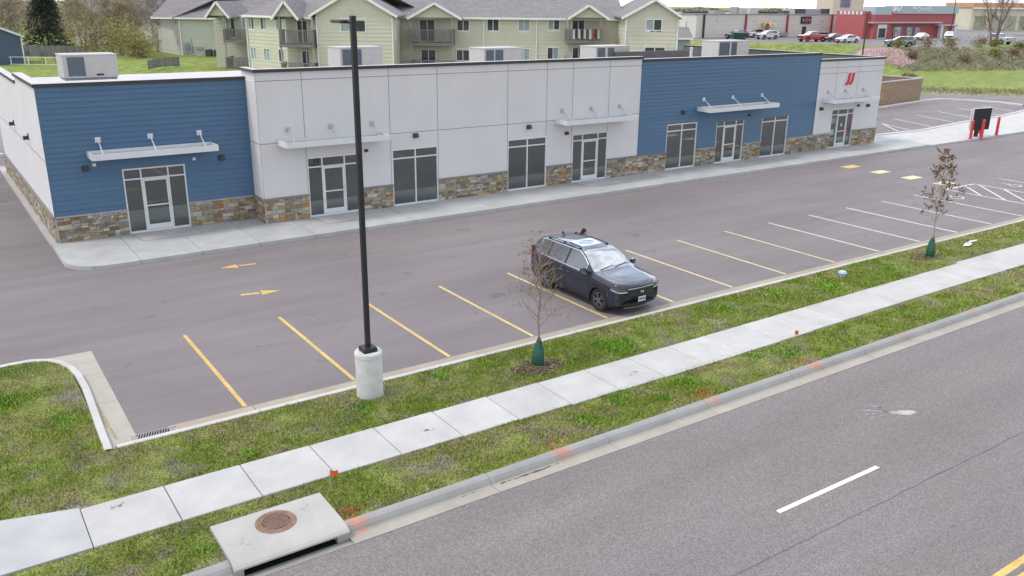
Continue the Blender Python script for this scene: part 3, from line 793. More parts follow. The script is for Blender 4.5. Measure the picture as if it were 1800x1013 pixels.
# low blots
# drive lane concrete beyond the mall
mb=MB()
lane=[(48.9,13.89),(56,13.98),(64,14.1),(76,14.5),(104,15.2),(104,24.0),(90,22.6),(78.6,21.1),(72.3,19.9),(66.1,19.5),(57.6,18.35),(52.3,18.6),(48.9,18.9)]
mb.prism(lane,-.1,.10,(.50,.495,.49))
dl=mb.build('drive_lane',conc); tag(dl,'bright concrete drive through lane beyond the mall','drive lane',kind='structure')
mb=MB(); sweep(mb,[(50.5,18.95),(52.3,18.72),(57.6,18.47),(66.1,19.62),(72.3,20.02),(78.6,21.22),(90,22.7)],.28,-.1,.17,(.54,.53,.525))
sweep(mb,[(62,29.1),(69.7,29.8),(78.6,31.1),(82.0,31.1),(83.3,29.1),(84.3,26.2),(83.7,23.7)],.28,-.1,.16,(.6,.59,.58))
sweep(mb,[(-9,41.2),(-3,41.2),(20,41.2)],.3,-.1,.16,(.6,.59,.58))
o=mb.build('kerb',conc); tag(o,'white kerbs round the second lot and drive lane','kerb',kind='structure')
# hvac units on the roof
def hvac(u0,u1,v,z0,z1,dep,label,fins):
    x,y=mallpt((u0+u1)/2,v); w=u1-u0;h=z1-z0
    t=empty('rooftop_unit',(x,y,z0),R(.5),label,'air conditioner','rooftop air conditioners on the mall')
    mb=MB(); mb.box(-w/2,w/2,0,dep,.12,h); c=mb.build('cabinet',hvacm,t)
    mb=MB(); mb.box(-w/2-.03,w/2+.03,-.03,dep+.03,h,h+.05); mb.build('lid',hvacm,t)
    mb=MB(); mb.box(-w/2+.05,w/2-.05,.05,dep-.05,0,.12); mb.build('curb',mat('curb_steel',(.22,.24,.27),.6),t)
    for a,b in fins:
        mb=MB(); p=-w/2+w*a;q=-w/2+w*b
        mb.box(p,q,-.02,-.002,.2,h-.06)
        k=p+.03
        while k<q-.02: mb.box(k,k+.012,-.035,-.02,.22,h-.08); k+=.05
        mb.build('coil_grille',mat('coil',(.12,.15,.175),.5,var=.1,scale=8),t)
    mb=MB()
    for a in (.02,.5,.75):
        mb=MB(); mb.box(-w/2+w*a,-w/2+w*a+.015,-.006,0,.14,h); mb.build('panel_seam',alug,t)
    mb=MB()
    mb.box(-w/2,-w/2+.06,-.012,0,.12,h); mb.box(w/2-.05,w/2,-.012,0,.12,h)
    mb.box(-w/2+.06,w/2-.05,-.013,0,.121,.17)
    mb.build('corner_frame',alug,t)
    mb=MB(); mb.box(w*.1,w*.1+.3,-.016,0,.2,.28); mb.build('vent_slot',black,t)
hvac(-5.41,-3.1,10,5.42,6.52,1.6,'rooftop unit standing alone on the low white roof over the left blue wall',[(.09,.40)])
hvac(8.08,10.62,10,5.40,6.6,1.6,'rooftop unit behind the light pole',[(.06,.3),(.36,.5)])
hvac(17.28,20.1,10,5.40,6.38,1.6,'rooftop unit before the apartment wall between the two balconies',[(.06,.26),(.3,.5)])
hvac(25.95,28.9,10,5.38,6.33,1.6,'rooftop unit below the apartment balcony with striped towels',[(.06,.28),(.36,.54)])
hvac(37.5,40.8,10,5.05,6.5,1.6,'rooftop unit against the green bank behind the blue wall',[(.04,.36),(.42,.6)])
x,y=mallpt(30.6,6.0)
t=empty('vent_pipe',(x,y,5.3),0,'short galvanised vent pipe on the roof edge by the green bank','vent pipe')
mb=MB(); mb.cyl((0,0),.1,0,1.05,12); mb.build('pipe',alug,t); mb=MB(); mb.cyl((0,0),.15,1.05,1.12,12,.02); mb.build('cap',alug,t)
# ------------------------------------------------------------------ light pole
lp=empty('light_pole',(2.64,-1.12,.08),0,'tall dark square light pole on a round concrete base at the lot edge','light pole')
mb=MB(); n=28
prof=[(.315,-.1),(.315,1.0),(.325,1.02),(.325,1.10),(.305,1.13),(.0,1.13)]
for (r0,z0),(r1,z1) in zip(prof,prof[1:]):
    for i in range(n):
        a=2*math.pi*i/n;b=2*math.pi*(i+1)/n
        mb.face([(r0*math.cos(a),r0*math.sin(a),z0),(r0*math.cos(b),r0*math.sin(b),z0),(r1*math.cos(b),r1*math.sin(b),z1),(r1*math.cos(a),r1*math.sin(a),z1)])
mb.build('concrete_base',mat('base_concrete',(.56,.565,.56),.85,var=.12,scale=4,detail=8,bump=.3,bscale=20,col2=(.42,.43,.43),mixscale=1.6,lo=.5,hi=.8),lp,smooth=35)
mb=MB(); mb.bbox(-.17,.17,-.17,.17,1.13,1.24,.02); mb.build('base_cover',black,lp)
mb=MB(); mb.bbox(-.056,.056,-.056,.056,1.24,8.62,.012)
mb.box(-.0575,-.0555,-.03,.03,1.5,1.75)
mb.build('pole',black,lp)
mb=MB(); mb.bar((0,.0,8.46),(0,.3,8.5),.05,.06); mb.build('arm',black,lp)
mb=MB(); mb.bbox(-.17,.17,.28,.80,8.46,8.53,.02); mb.box(-.14,.14,.34,.74,8.455,8.46); mb.build('lamp_head',dark,lp)

# ------------------------------------------------------------------ storm inlet with manhole lid
ib=empty('storm_inlet',(-1.1,-5.36,0),0,'concrete storm inlet box with a rusty manhole lid and dark kerb slot','storm inlet')
mb=MB()
N=10
xs_=[-1.02,1.02]
P=[(.70,.0),(.70,.155),(.68,.162),(-.35,.162),(-.52,.152),(-.63,.122),(-.69,.085),(-.69,.05),(-.2,.05)]
for (y0,z0),(y1,z1) in zip(P,P[1:]): mb.face([(-1.02,y0,z0),(1.02,y0,z0),(1.02,y1,z1),(-1.02,y1,z1)],cvar((.42,.405,.385),.02))
for x in xs_: mb.face([(x,y,z) for y,z in P],(.40,.385,.365))
mb.box(-1.02,-.86,-.66,-.2,-.2,.051,(.34,.32,.30)); mb.box(.80,1.02,-.66,-.2,-.2,.051,(.35,.33,.31))
mb.box(-1.0,1.0,.0,.66,-.3,-.0)
mb.build('slab',conc,ib)
LIDZ=.02
mb=MB(); mb.box(-.859,.799,-.42,-.36,-.4,.049); mb.box(-.859,.799,-.66,-.36,-.2,-.108); mb.build('void',black,ib)
rust=mat('rusty_iron',(.26,.155,.115),.8,var=.25,scale=12,bump=.3,bscale=60,metal=.0,col2=(.20,.13,.10),mixscale=5)
mb=MB(); n=40
for r0,r1,z0,z1 in ((.365,.36,.142,.15),(.36,.295,.15,.152),(.295,.29,.152,.144),(.29,.285,.144,.152),(.285,.25,.152,.152)):
    for i in range(n):
        a=2*math.pi*i/n;b=2*math.pi*(i+1)/n
        mb.face([(r0*math.cos(a),.2+r0*math.sin(a),z0),(r0*math.cos(b),.2+r0*math.sin(b),z0),(r1*math.cos(b),.2+r1*math.sin(b),z1),(r1*math.cos(a),.2+r1*math.sin(a),z1)])
lid=mb.build('manhole_lid',rust,ib,smooth=30); lid.location.z=.02
mb=MB(); mb.cyl((0,.2),.252,.13,.1445,40); mb.build('lid_recess',mat('dark_rust',(.10,.065,.05),.9,var=.2,scale=10),lid)
mb=MB()
for i in range(-6,7):
    for j in range(-6,7):
        x=i*.04;y=j*.04
        if math.hypot(x,y)<.235:
            if (i+j)%2: mb.box(x-.021,x+.021,.2+y-.012,.2+y+.012,.1446,.1535)
            else: mb.box(x-.012,x+.012,.2+y-.021,.2+y+.021,.1446,.1535)
mb.build('tread_pattern',rust,lid)
mb=MB()
for cx,cy in ((.55,.32),(.66,.4),(-.7,-.1),(-.62,-.2),(-.66,.0)):
    blob(mb,cx,cy,.05,.012,.1645,(.30,.29,.27),8,rng.uniform(-.5,1.5),.4)
mb.build('chip',paintm,ib)

# marker flags and other small things
for i,(x,y,lab) in enumerate(((.2,-4.5,'orange marker flag in the grass behind the storm inlet'),(13.9,-4.5,'small orange marker flag in the far kerb strip'))):
    t=empty('marker_flag',(x,y,.08),0,lab,'marker flag','orange utility flags')
    mb=MB(); mb.tube([(0,0,0),(.01,.0,.28)],.004,4); mb.build('wire',alug,t); t.scale=(1.6,1.6,1.35)
    mb=MB(); s=1 if i==0 else .9
    nn=5
    for k in range(nn):
        f=lambda q:(.01+q*.1*s,-.02*math.sin(q*4)-.02*q,0)
        a=f(k/nn);b=f((k+1)/nn)
        mb.face([(a[0],a[1],.19-.03*k/nn),(b[0],b[1],.19-.03*(k+1)/nn),(b[0],b[1],.285-.035*(k+1)/nn),(a[0],a[1],.285-.035*k/nn)],(.72,.12,.04))
    mb.build('flag',vc,t)
t=empty('utility_cap',(20.44,-1.36,.07),.3,'small pale blue utility cap in the grass strip','utility cap')
mb=MB(); mb.cyl((0,0),.13,0,.14,14); mb.build('body',mat('pale_blue_plastic',(.25,.42,.52),.5),t); mb=MB(); mb.cyl((0,0),.15,.14,.2,14,.11); mb.build('lid',mat('pale_blue_lid',(.40,.55,.62),.5),t)
mb=MB()
blob(mb,28.2,-1.5,.45,.12,.112,(.62,.62,.60),14,.3,.3); blob(mb,28.9,-1.35,.3,.09,.113,(.6,.6,.58),12,.1,.3)
o=mb.build('litter_sheet',paintm); o.location=(0,0,.02); tag(o,'crumpled white litter lying on the grass strip near the far sapling','litter')

# watering bags
bagm=mat('green_bag',(.015,.095,.06),.45,var=.2,scale=5,bump=.3,bscale=9,spec=.5)
def bag(x,y,s,label):
    t=empty('watering_bag',(x,y,.09),0,label,'watering bag','green tree watering bags')
    mb=MB();n=18
    rings=[(0,.145),(.05,.165),(.18,.17),(.35,.15),(.52,.115),(.62,.085),(.68,.06)]
    vs=[];
    for z,r in rings:
        for i in range(n):
            a=2*math.pi*i/n; rr=r*(1+.07*math.sin(3*a+z*5)+.05*math.sin(7*a+2))
            vs.append((rr*math.cos(a)*s,rr*math.sin(a)*s*.9,z*s))
    fs=[(k*n+i,k*n+(i+1)%n,(k+1)*n+(i+1)%n,(k+1)*n+i) for k in range(len(rings)-1) for i in range(n)]
    mb.mesh(vs,fs); o=mb.build('bag_body',bagm,t,smooth=0)
    mb=MB(); mb.bar((-.03*s,-.155*s,.02),(.0,-.075*s,.66*s),.016,.02,up=(0,-1,0)); mb.build('zip_seam',black,t)
    mb=MB(); mb.tube([(-.05*s,-.03,.66*s),(-.06*s,-.04,.78*s),(.0,-.05,.74*s),(.05*s,-.03,.68*s)],.012,5); mb.build('strap',black,t)
    mb=MB();
    for k in range(14):
        a=2*math.pi*k/14;b=2*math.pi*(k+1)/14
        if s>.9: mb.face([(.115*s,-.115*s,.16*s),(.115*s+.05*math.cos(a)*.7,-.118*s-.05*math.cos(a)*-.7,.16*s+.05*math.sin(a)),(.115*s+.05*math.cos(b)*.7,-.118*s+.05*math.cos(b)*.7,.16*s+.05*math.sin(b))],(.4,.55,.5))
    if s>.9: mb.build('badge',vc,t)
bag(7.05,-1.87,1.0,'green watering bag round the budding sapling beside the parked car')
bag(25.42,-1.6,1.02,'green watering bag round the rust leaved sapling')

# ------------------------------------------------------------------ menu board and bollards
redm=mat('bollard_red',(.60,.035,.045),.45,var=.06,scale=4,spec=.5)
for (x,y,lab) in ((56.75,14.15,'red bollard standing free before the white edge of the menu board'),(57.85,13.95,'red bollard directly in front of the black menu board face'),(60.3,14.15,'red bollard beyond the right edge of the menu board'),(60.2,15.35,'red bollard half hidden behind the menu board post')):
    t=empty('bollard',(x,y,.10),0,lab,'bollard','red bollards round the menu board')
    mb=MB(); n=14
    pr=[(.10,0),(.10,1.2),(.085,1.28),(.05,1.33),(0,1.345)]
    for (r0,z0),(r1,z1) in zip(pr,pr[1:]):
        for i in range(n):
            a=2*math.pi*i/n;b=2*math.pi*(i+1)/n
            mb.face([(r0*math.cos(a),r0*math.sin(a),z0),(r0*math.cos(b),r0*math.sin(b),z0),(r1*math.cos(b),r1*math.sin(b),z1),(r1*math.cos(a),r1*math.sin(a),z1)])
    mb.build('sleeve',redm,t,smooth=50); mb=MB(); mb.cyl((0,0),.17,-.0,.03,16); mb.build('foot',redm,t)
t=empty('menu_board',(58.45,14.55,.10),R(-8),'tall black menu board on a post in the drive through lane','menu board')
mb=MB(); mb.bbox(-.95,.95,-.12,.16,.48,2.02,.02); mb.build('cabinet',mat('matte_black',(.012,.012,.013),.6,var=.1),t)
mb=MB(); mb.box(-.955,-.951,-.11,.15,.5,2.0,(.62,.62,.60))
for k in range(9): mb.box(-.958,-.9555,-.07+.01*(k%3),.1-.02*(k%2),.62+k*.15,.68+k*.15,(.06,.06,.06) if k%2 else (.25,.2,.18))
mb.box(-.95,.95,-.12,.16,2.021,2.03,(.5,.5,.5))
mb.build('menu_panel',vc,t)
mb=MB(); mb.box(-.32,-.08,-.08,.1,0,.48); mb.build('post',black,t); mb=MB(); mb.box(.3,.45,-.06,.08,0,.48); mb.build('post',black,t)

# ------------------------------------------------------------------ brick bin enclosure
t=empty('bin_enclosure',(70.0,30.35,0),R(8),'tan block walled bin enclosure with pale coping beside the second lot','bin enclosure')
bl=mat('tan_block',(.34,.25,.17),.9,var=.12,scale=3,attr=True)
mb=MB()
for z in range(11):
    x=-2.0-(.2 if z%2 else 0)
    while x<9.0:
        a=max(x,-2.0);b=min(x+.4,9.0)
        if b>a: mb.box(a+.004,b-.004,-.0,.1,z*.2+.004,z*.2+.196,cvar((.34,.245,.165) if x>.7 else (.38,.27,.13),.10))
        x+=.4
    y=0
    while y<4.4: mb.box(8.9,9.001,y+.004,y+.4-.004,z*.2+.004,z*.2+.196,cvar((.36,.27,.19),.08)); y+=.4
mb.build('block_wall',bl,t)
mb=MB(); mb.box(-2,9,.02,.2,0,2.2); mb.box(-2,9,4.2,4.4,0,2.2); mb.box(8.8,8.98,.2,4.2,0,2.2); mb.build('wall_core',mat('core_block',(.28,.21,.15),.9,var=.1),t)
mb=MB(); mb.box(-2.05,9.05,-.05,.25,2.2,2.3); mb.box(-2.05,9.05,4.15,4.45,2.2,2.3); mb.box(8.75,9.05,.25,4.15,2.2,2.3); mb.build('coping',concb,t)

# ------------------------------------------------------------------ person
px,py=13.26,4.66
t=empty('person',(px,py,0),R(215),'person in black bending behind the dark parked car, only the head showing','person'); t.scale=(.9,.9,.9)
J={'pel':((0,0,.92),.13),'sp':((0,.09,1.10),.12),'ch':((0,.21,1.27),.135),'nk':((0,.30,1.40),.06),'hd':((0,.37,1.47),.085),'tp':((0,.40,1.57),.075),
 'hl':((.10,-.02,.86),.09),'kl':((.11,.06,.47),.062),'al':((.11,-.04,.09),.045),'fl':((.12,.14,.04),.04),
 'hr':((-.10,-.02,.86),.09),'kr':((-.11,.02,.47),.062),'ar':((-.11,-.08,.09),.045),'fr':((-.12,.10,.04),.04),
 'sl':((.19,.23,1.30),.065),'el':((.24,.34,1.06),.045),'wl':((.16,.54,1.0),.032),'pl':((.14,.61,.99),.035),
 'sr':((-.19,.23,1.30),.065),'er':((-.24,.34,1.06),.045),'wr':((-.16,.54,1.0),.032),'pr':((-.14,.61,.99),.035)}
E_=[('pel','sp'),('sp','ch'),('ch','nk'),('nk','hd'),('hd','tp'),('pel','hl'),('hl','kl'),('kl','al'),('al','fl'),('pel','hr'),('hr','kr'),('kr','ar'),('ar','fr'),('ch','sl'),('sl','el'),('el','wl'),('wl','pl'),('ch','sr'),('sr','er'),('er','wr'),('wr','pr')]
ks=list(J); me=bpy.data.meshes.new('body'); me.from_pydata([J[k][0] for k in ks],[(ks.index(a),ks.index(b)) for a,b in E_],[])
ob=bpy.data.objects.new('body',me); COL.objects.link(ob); ob.parent=t
md=ob.modifiers.new('Skin','SKIN'); md.use_smooth_shade=True
me.skin_vertices.new() if not me.skin_vertices else None
for i,k in enumerate(ks):
    sv=me.skin_vertices[0].data[i]; sv.radius=(J[k][1],J[k][1]); sv.use_root=(k=='pel')
ob.modifiers.new('Sub','SUBSURF').render_levels=2
me.materials.append(mat('dark_cloth',(.02,.02,.024),.9,var=.1))
# head with face and hair
skin=mat('skin',(.42,.26,.19),.6,var=.05)
mb=MB();vs=[];fs=[];n=16;m=10
for i in range(m+1):
    ph=math.pi*i/m
    for j in range(n):
        th=2*math.pi*j/n
        x=.078*math.sin(ph)*math.cos(th);y=.095*math.sin(ph)*math.sin(th);z=.118*math.cos(ph)
        if z<0: x*=1+z*1.6;
        vs.append((x,y+.44,z+1.53))
fs=[(i*n+j,i*n+(j+1)%n,(i+1)*n+(j+1)%n,(i+1)*n+j) for i in range(m) for j in range(n)]
mb.mesh(vs,fs); mb.mesh([(-.013,.53,1.50),(.013,.53,1.50),(0,.553,1.497),(0,.527,1.545)],[(0,1,2),(1,3,2),(3,0,2)])
for s in (-1,1): mb.mesh([(s*.078,.42,1.50),(s*.09,.41,1.53),(s*.088,.44,1.555),(s*.078,.455,1.53)],[(0,1,2,3)])
mb.build('head',skin,t,smooth=60)
mb=MB()
for s in (-1,1): mb.box(s*.03-.012,s*.03+.012,.527,.533,1.535,1.545)
mb.box(-.02,.02,.524,.531,1.463,1.47); mb.build('face_features',mat('dark_face',(.06,.03,.03),.6),t)
mb=MB(); vs=[]
for i in range(7):
    ph=math.pi*.62*i/6
    for j in range(n):
        th=2*math.pi*j/n; k=1.12+.03*math.sin(5*th+i)
        drop=.0 if math.sin(th)<.3 else .0
        p2=ph*(1 if math.sin(th)<.2 else .72)
        vs.append((.082*k*math.sin(p2)*math.cos(th),.097*k*math.sin(p2)*math.sin(th)+.432,1.535+.125*k*math.cos(p2)))
mb.mesh(vs,[(i*n+j,i*n+(j+1)%n,(i+1)*n+(j+1)%n,(i+1)*n+j) for i in range(6) for j in range(n)])
mb.build('hair',mat('black_hair',(.012,.010,.010),.7,var=.2,scale=30),t,smooth=60)
# ------------------------------------------------------------------ vehicles
rubber=mat('tyre_rubber',(.018,.018,.019),.85,var=.1)
clad=mat('black_cladding',(.022,.022,.024),.6,var=.1)
rimm=mat('dark_rim',(.22,.22,.23),.3,metal=.7,var=.05)
rims=mat('silver_rim',(.5,.5,.5),.3,metal=.8,var=.05)
carglass=mat('car_glass',(.012,.018,.022),.03,var=0,spec=1.,coat=1.); carglass.node_tree.nodes['Principled BSDF'].inputs['Coat IOR'].default_value=2.0
screen=mat('windscreen_glass',(.07,.085,.09),.02,var=0,spec=1.,coat=1.); screen.node_tree.nodes['Principled BSDF'].inputs['Coat IOR'].default_value=2.9
chrome=mat('chrome',(.75,.76,.77),.12,metal=1.,var=0)
lampm=mat('headlamp_glass',(.10,.12,.18),.08,var=.3,scale=12,spec=.8,coat=1)
tailm=mat('tail_lamp',(.35,.012,.015),.15,var=.1,scale=8,coat=1)
platem=mat('plate_white',(.62,.64,.64),.5,var=.1,scale=40)
def paint(name,col,metal=.5,rough=.3):
    m=mat('paint_'+name,col,rough,var=0,metal=metal,coat=1.,spec=.5); m.node_tree.nodes['Principled BSDF'].inputs['Coat IOR'].default_value=1.55; return m
def make_car(nm,label,cat,P,pm,detail=True,group=None):
    root=empty(nm,(0,0,0),0,label,cat,group)
    L=P['L'];fz=pchip(*zip(*P['zc']));fb=pchip(*zip(*P['zb']));fw_=pchip(*zip(*P['ws']));zre=P['zre'];wrr=P['wr']
    WR=P.get('wheel',.36);ax=P['axles'];sill=P.get('sill',.27)
    st=set(np.round(np.linspace(0,L,31 if not detail else 55),3))
    for a in ax:
        for k in range(-10,11): st.add(round(a+k*(WR+.08)/10,3))
    for k in P['keys']: st.add(round(k,3))
    st=sorted(s for s in st if 0<=s<=L)
    def low(l):
        z=sill+ (.10*max(0,1-l/.35)) + (.12*max(0,1-(L-l)/.5))
        for a in ax:
            d=l-a
            if abs(d)<WR+.08: z=max(z,WR+math.sqrt(max(0,(WR+.08)**2-d*d)))
        return z
    def prof(l):
        ws=fw_(l);zb=fb(l);zc=max(fz(l),zb+.02);zl=min(low(l),zb-.12)
        w6=ws-.045
        tz=lambda z:w6-(w6-wrr)*max(0,(z-zb))/(zre-zb)
        zg=max(zb+.012,min(zre,zc-.045)); wg=tz(zg)-.004
        h=zb-zl
        return [(0,min(zl,sill+.05)),(ws-.16,min(zl,sill+.05) if zl<sill+.1 else zl),(ws-.03,zl),(ws-.004,zl+h*.16),(ws,zl+h*.45),(ws-.012,zl+h*.72),(ws-.008,zb-.055),(w6,zb),
                (wg,zg),(wg-.05,zg+(zc-zg)*.62),(wg*.62,zg+(zc-zg)*.93),(0,zc)]
    fk=P.get('nose',.17);rk=P.get('tail',.10)
    def yy(l,x,z):
        u=x/.9
        return l+fk*u*u*math.exp(-l/.45)+P.get('rake',.05)*max(0,(.62-z)/.4)**2*math.exp(-l/.3) - rk*u*u*math.exp(-(L-l)/.35)
    rows=[prof(l) for l in st]; n=len(rows[0])
    pt=lambda i,j,s:(s*rows[i][j][0],yy(st[i],rows[i][j][0],rows[i][j][1]),rows[i][j][1])
    body=MB();parts={}
    def zone(i,j):
        l0,l1=st[i],st[i+1];m=(l0+l1)/2
        if j==7:
            for nm_,a,b in P['side']:
                if a<=m<=b and rows[i][8][1]-rows[i][7][1]>.03 : return nm_
            if P['side'] and P['side'][0][1]-.05<m<P['side'][-1][2]+.03 and rows[i][8][1]-rows[i][7][1]>.05: return 'pillar'
        if j in (9,10) and P['screen'][0]<=m<=P['screen'][1]: return 'windscreen'
        if j in (9,10) and P['rear'] and P['rear'][0]<=m<=P['rear'][1]: return 'rear_window'
        if j in (2,) and rows[i][2][1]<.34: return 'cladding'
        return None
    for s in (1,-1):
        for i in range(len(st)-1):
            for j in range(n-1):
                q=[pt(i,j,s),pt(i,j+1,s),pt(i+1,j+1,s),pt(i+1,j,s)]
                if s<0: q.reverse()
                z=zone(i,j)
                if z is None: body.face(q)
                else:
                    key=(z,s) if z not in ('windscreen','rear_window','cladding') else (z,0)
                    parts.setdefault(key,MB()).face(q)
    for i in (0,len(st)-1):
        ring=[pt(i,j,1) for j in range(n)]+[pt(i,j,-1) for j in range(n-2,0,-1)]
        # cap as strips so that it follows the bowed end
        for j in range(1,n-2):
            body.face([pt(i,j,1),pt(i,j+1,1),pt(i,j+1,-1),pt(i,j,-1)] if True else ring)
    # merge doubles for smooth shading
    def weld(o):
        import bmesh
        bm=bmesh.new();bm.from_mesh(o.data);bmesh.ops.remove_doubles(bm,verts=bm.verts,dist=.0008);bmesh.ops.recalc_face_normals(bm,faces=bm.faces);bm.to_mesh(o.data);bm.free()
        o.data.polygons.foreach_set('use_smooth',[True]*len(o.data.polygons));o.data.set_sharp_from_angle(angle=R(32))
    bo=body.build('body',pm,root);weld(bo)
    mm={'windscreen':screen,'rear_window':carglass,'cladding':clad,'pillar':black}
    nmz={'pillar':'pillar_trim'}
    for (z,s),b in parts.items():
        o=b.build(nmz.get(z,z if z in mm else 'side_window'),mm.get(z,carglass),root);weld(o)
    # wheels
    wx=P['track']
    def wheel(a,s):
        w=empty('wheel',(s*wx,a,WR));w.parent=root
        mb=MB();N=26
        pr=[(WR*.66,-.10),(WR*.9,-.115),(WR*.985,-.095),(WR,-.06),(WR,.06),(WR*.985,.095),(WR*.9,.115),(WR*.66,.10)]
        for (r0,x0),(r1,x1) in zip(pr,pr[1:]):
            for k in range(N):
                t0=2*math.pi*k/N;t1=2*math.pi*(k+1)/N
                mb.face([(x0,r0*math.cos(t0),r0*math.sin(t0)),(x0,r0*math.cos(t1),r0*math.sin(t1)),(x1,r1*math.cos(t1),r1*math.sin(t1)),(x1,r1*math.cos(t0),r1*math.sin(t0))])
        o=mb.build('tyre',rubber,w);weld(o)
        mb=MB();f=s
        for k in range(N):
            t0=2*math.pi*k/N;t1=2*math.pi*(k+1)/N
            c=lambda r,x,t:(f*x,r*math.cos(t),r*math.sin(t))
            mb.face([c(WR*.68,.10,t0),c(WR*.68,.10,t1),c(WR*.61,.10,t1),c(WR*.61,.10,t0)])
            mb.face([c(WR*.61,.10,t0),c(WR*.61,.10,t1),c(WR*.60,.03,t1),c(WR*.60,.03,t0)])
        ns=P.get('spokes',5)
        for k in range(ns):
            for d in (-.13,.13):
                t0=2*math.pi*k/ns+d*.5;t1=2*math.pi*k/ns+d*1.5
                mb.bar((f*.095,WR*.12*math.cos(t0),WR*.12*math.sin(t0)),(f*.10,WR*.63*math.cos(t1),WR*.63*math.sin(t1)),.03,.03,up=(f,0,0))
        mb.tube([(f*.06,0,0),(f*.108,0,0)],.07,12)
        mb.build('rim',P.get('rim',rims),w)
        mb=MB();mb.tube([(f*.02,0,0),(f*.03,0,0)],WR*.62,20);mb.build('brake_disc',black,w)
    for a in ax:
        for s in (1,-1): wheel(a,s)
    # arch liner
    mb=MB()
    for a in ax: mb.box(-wx+.14,wx-.14,a-WR-.05,a+WR+.05,sill+.02,WR*2+.02)
    mb.build('arch_liner',black,root)
    # arch cladding
    if P.get('arch',True):
        for a in ax:
            for s in (1,-1):
                mb=MB();K=18
                for k in range(K):
                    t0=math.pi*(-.06+1.12*k/K);t1=math.pi*(-.06+1.12*(k+1)/K)
                    def c(r,t,o):
                        l=a-r*math.cos(t);z=max(.2,WR+r*math.sin(t));x=fw_(min(max(l,0),L))
                        return (s*(x+o-.02*max(0,z-.6)),yy(l,x,z),z)
                    r0,r1=WR+.03,WR+.10
                    mb.face([c(r0,t0,-.03),c(r0,t1,-.03),c(r0,t1,.02),c(r0,t0,.02)]);mb.face([c(r0,t0,.02),c(r0,t1,.02),c(r1,t1,.016),c(r1,t0,.016)]);mb.face([c(r1,t0,.016),c(r1,t1,.016),c(r1,t1,-.02),c(r1,t0,-.02)])
                mb.build('arch_trim',clad,root)
    def F(x,z,o=.0): # front skin
        return (x,yy(0,abs(x),z)-o,z)
    def Bk(x,z,o=.0): return (x,yy(L,abs(x),z)+o,z)
    def patch(mb,fn,P2,o):
        mb.face([fn(x,z,o) for x,z in P2])
    def strip(fn,xs,z0f,z1f,o,mb,th=.02):
        for a,b in zip(xs,xs[1:]):
            mb.face([fn(a,z0f(a),o),fn(b,z0f(b),o),fn(b,z1f(b),o),fn(a,z1f(a),o)])
            mb.face([fn(a,z1f(a),o),fn(b,z1f(b),o),fn(b,z1f(b),o-th),fn(a,z1f(a),o-th)])
            mb.face([fn(a,z0f(a),o-th),fn(b,z0f(b),o-th),fn(b,z0f(b),o),fn(a,z0f(a),o)])
    G=P['front']
    gx=np.linspace(-G['gw'],G['gw'],13)
    mb=MB();strip(F,gx,lambda x:G['g0']+.05*(abs(x)/G['gw'])**2,lambda x:G['g1']-.015*(abs(x)/G['gw'])**2,.008,mb);gr=mb.build('grille',black,root)
    if detail:
        mb=MB()
        for r_ in range(6):
            z=G['g0']+.045+r_*(G['g1']-G['g0']-.06)/6
            for k in range(26):
                x=-G['gw']+.04+k*(2*G['gw']-.08)/25+(.012 if r_%2 else 0)
                if abs(x)<G['gw']-.03: mb.face([F(x-.011,z,.014),F(x+.011,z,.014),F(x+.005,z+.014,.014),F(x-.005,z+.014,.014)])
        mb.build('grille_mesh',mat('mesh_grey',(.10,.105,.11),.5,var=0),gr)
        mb=MB();e=.05;zc_=(G['g0']+G['g1'])/2+.02
        for x0,x1,z0,z1 in ((-.055,-.033,-.045,.045),(.033,.055,-.045,.045),(-.033,.033,-.012,.012)):
            mb.face([F(x0,zc_+z0,.03),F(x1,zc_+z0,.03),F(x1,zc_+z1,.03),F(x0,zc_+z1,.03)])
        mb.build('badge',alu,gr)
        mb=MB();strip(F,gx,lambda x:G['g1']-.012*(abs(x)/G['gw'])**2,lambda x:G['g1']+.018,.014,mb);mb.build('grille_trim',alug,root)
    mb=MB();strip(F,np.linspace(-.66,.66,13),lambda x:.31+.03*abs(x),lambda x:.405+.03*abs(x)-.05*(abs(x)/.66)**3,.012,mb)
    mb.build('bumper_intake',clad,root)
    if detail:
        mb=MB();strip(F,np.linspace(-.6,.6,9),lambda x:.255+.02*abs(x),lambda x:.275+.02*abs(x),.03,mb);mb.build('skid_trim',rims,root)
    # lamps: front skin then round the corner
    for s in (1,-1):
        mb=MB();z0,z1=G['l0'],G['l1']
        xa=np.linspace(G['gw']+.01,fw_(0)-.0,5)
        pts=[(F(s*x,z0+ (z1-z0)*.15*k/5,.006),F(s*x,z1,.006)) for k,x in enumerate(xa)]
        for l in (.08,.16,.24,.33):
            x=fw_(l)
            pts.append(((s*(x+.004),yy(l,x,z0)+.0,z0+(z1-z0)*(.2+l*1.3)),(s*(x+.002),yy(l,x,z1),z1+.02*l/.3)))
        for (a,b),(c,d) in zip(pts,pts[1:]): mb.face([a,c,d,b])
        hl=mb.build('headlight',lampm,root)
        if detail:
            mb=MB()
            for (a,b),(c,d) in zip(pts[:-1],pts[1:]):
                A=Vector(a).lerp(Vector(b),.02)+Vector((0,-.006,0));C_=Vector(c).lerp(Vector(d),.02)+Vector((0,-.006,0));B_=Vector(a).lerp(Vector(b),.22)+Vector((0,-.006,0));D_=Vector(c).lerp(Vector(d),.22)+Vector((0,-.006,0))
                mb.face([A,C_,D_,B_])
            mb.build('running_light',white,hl)
        T=P['taillamp']
        mb=MB()
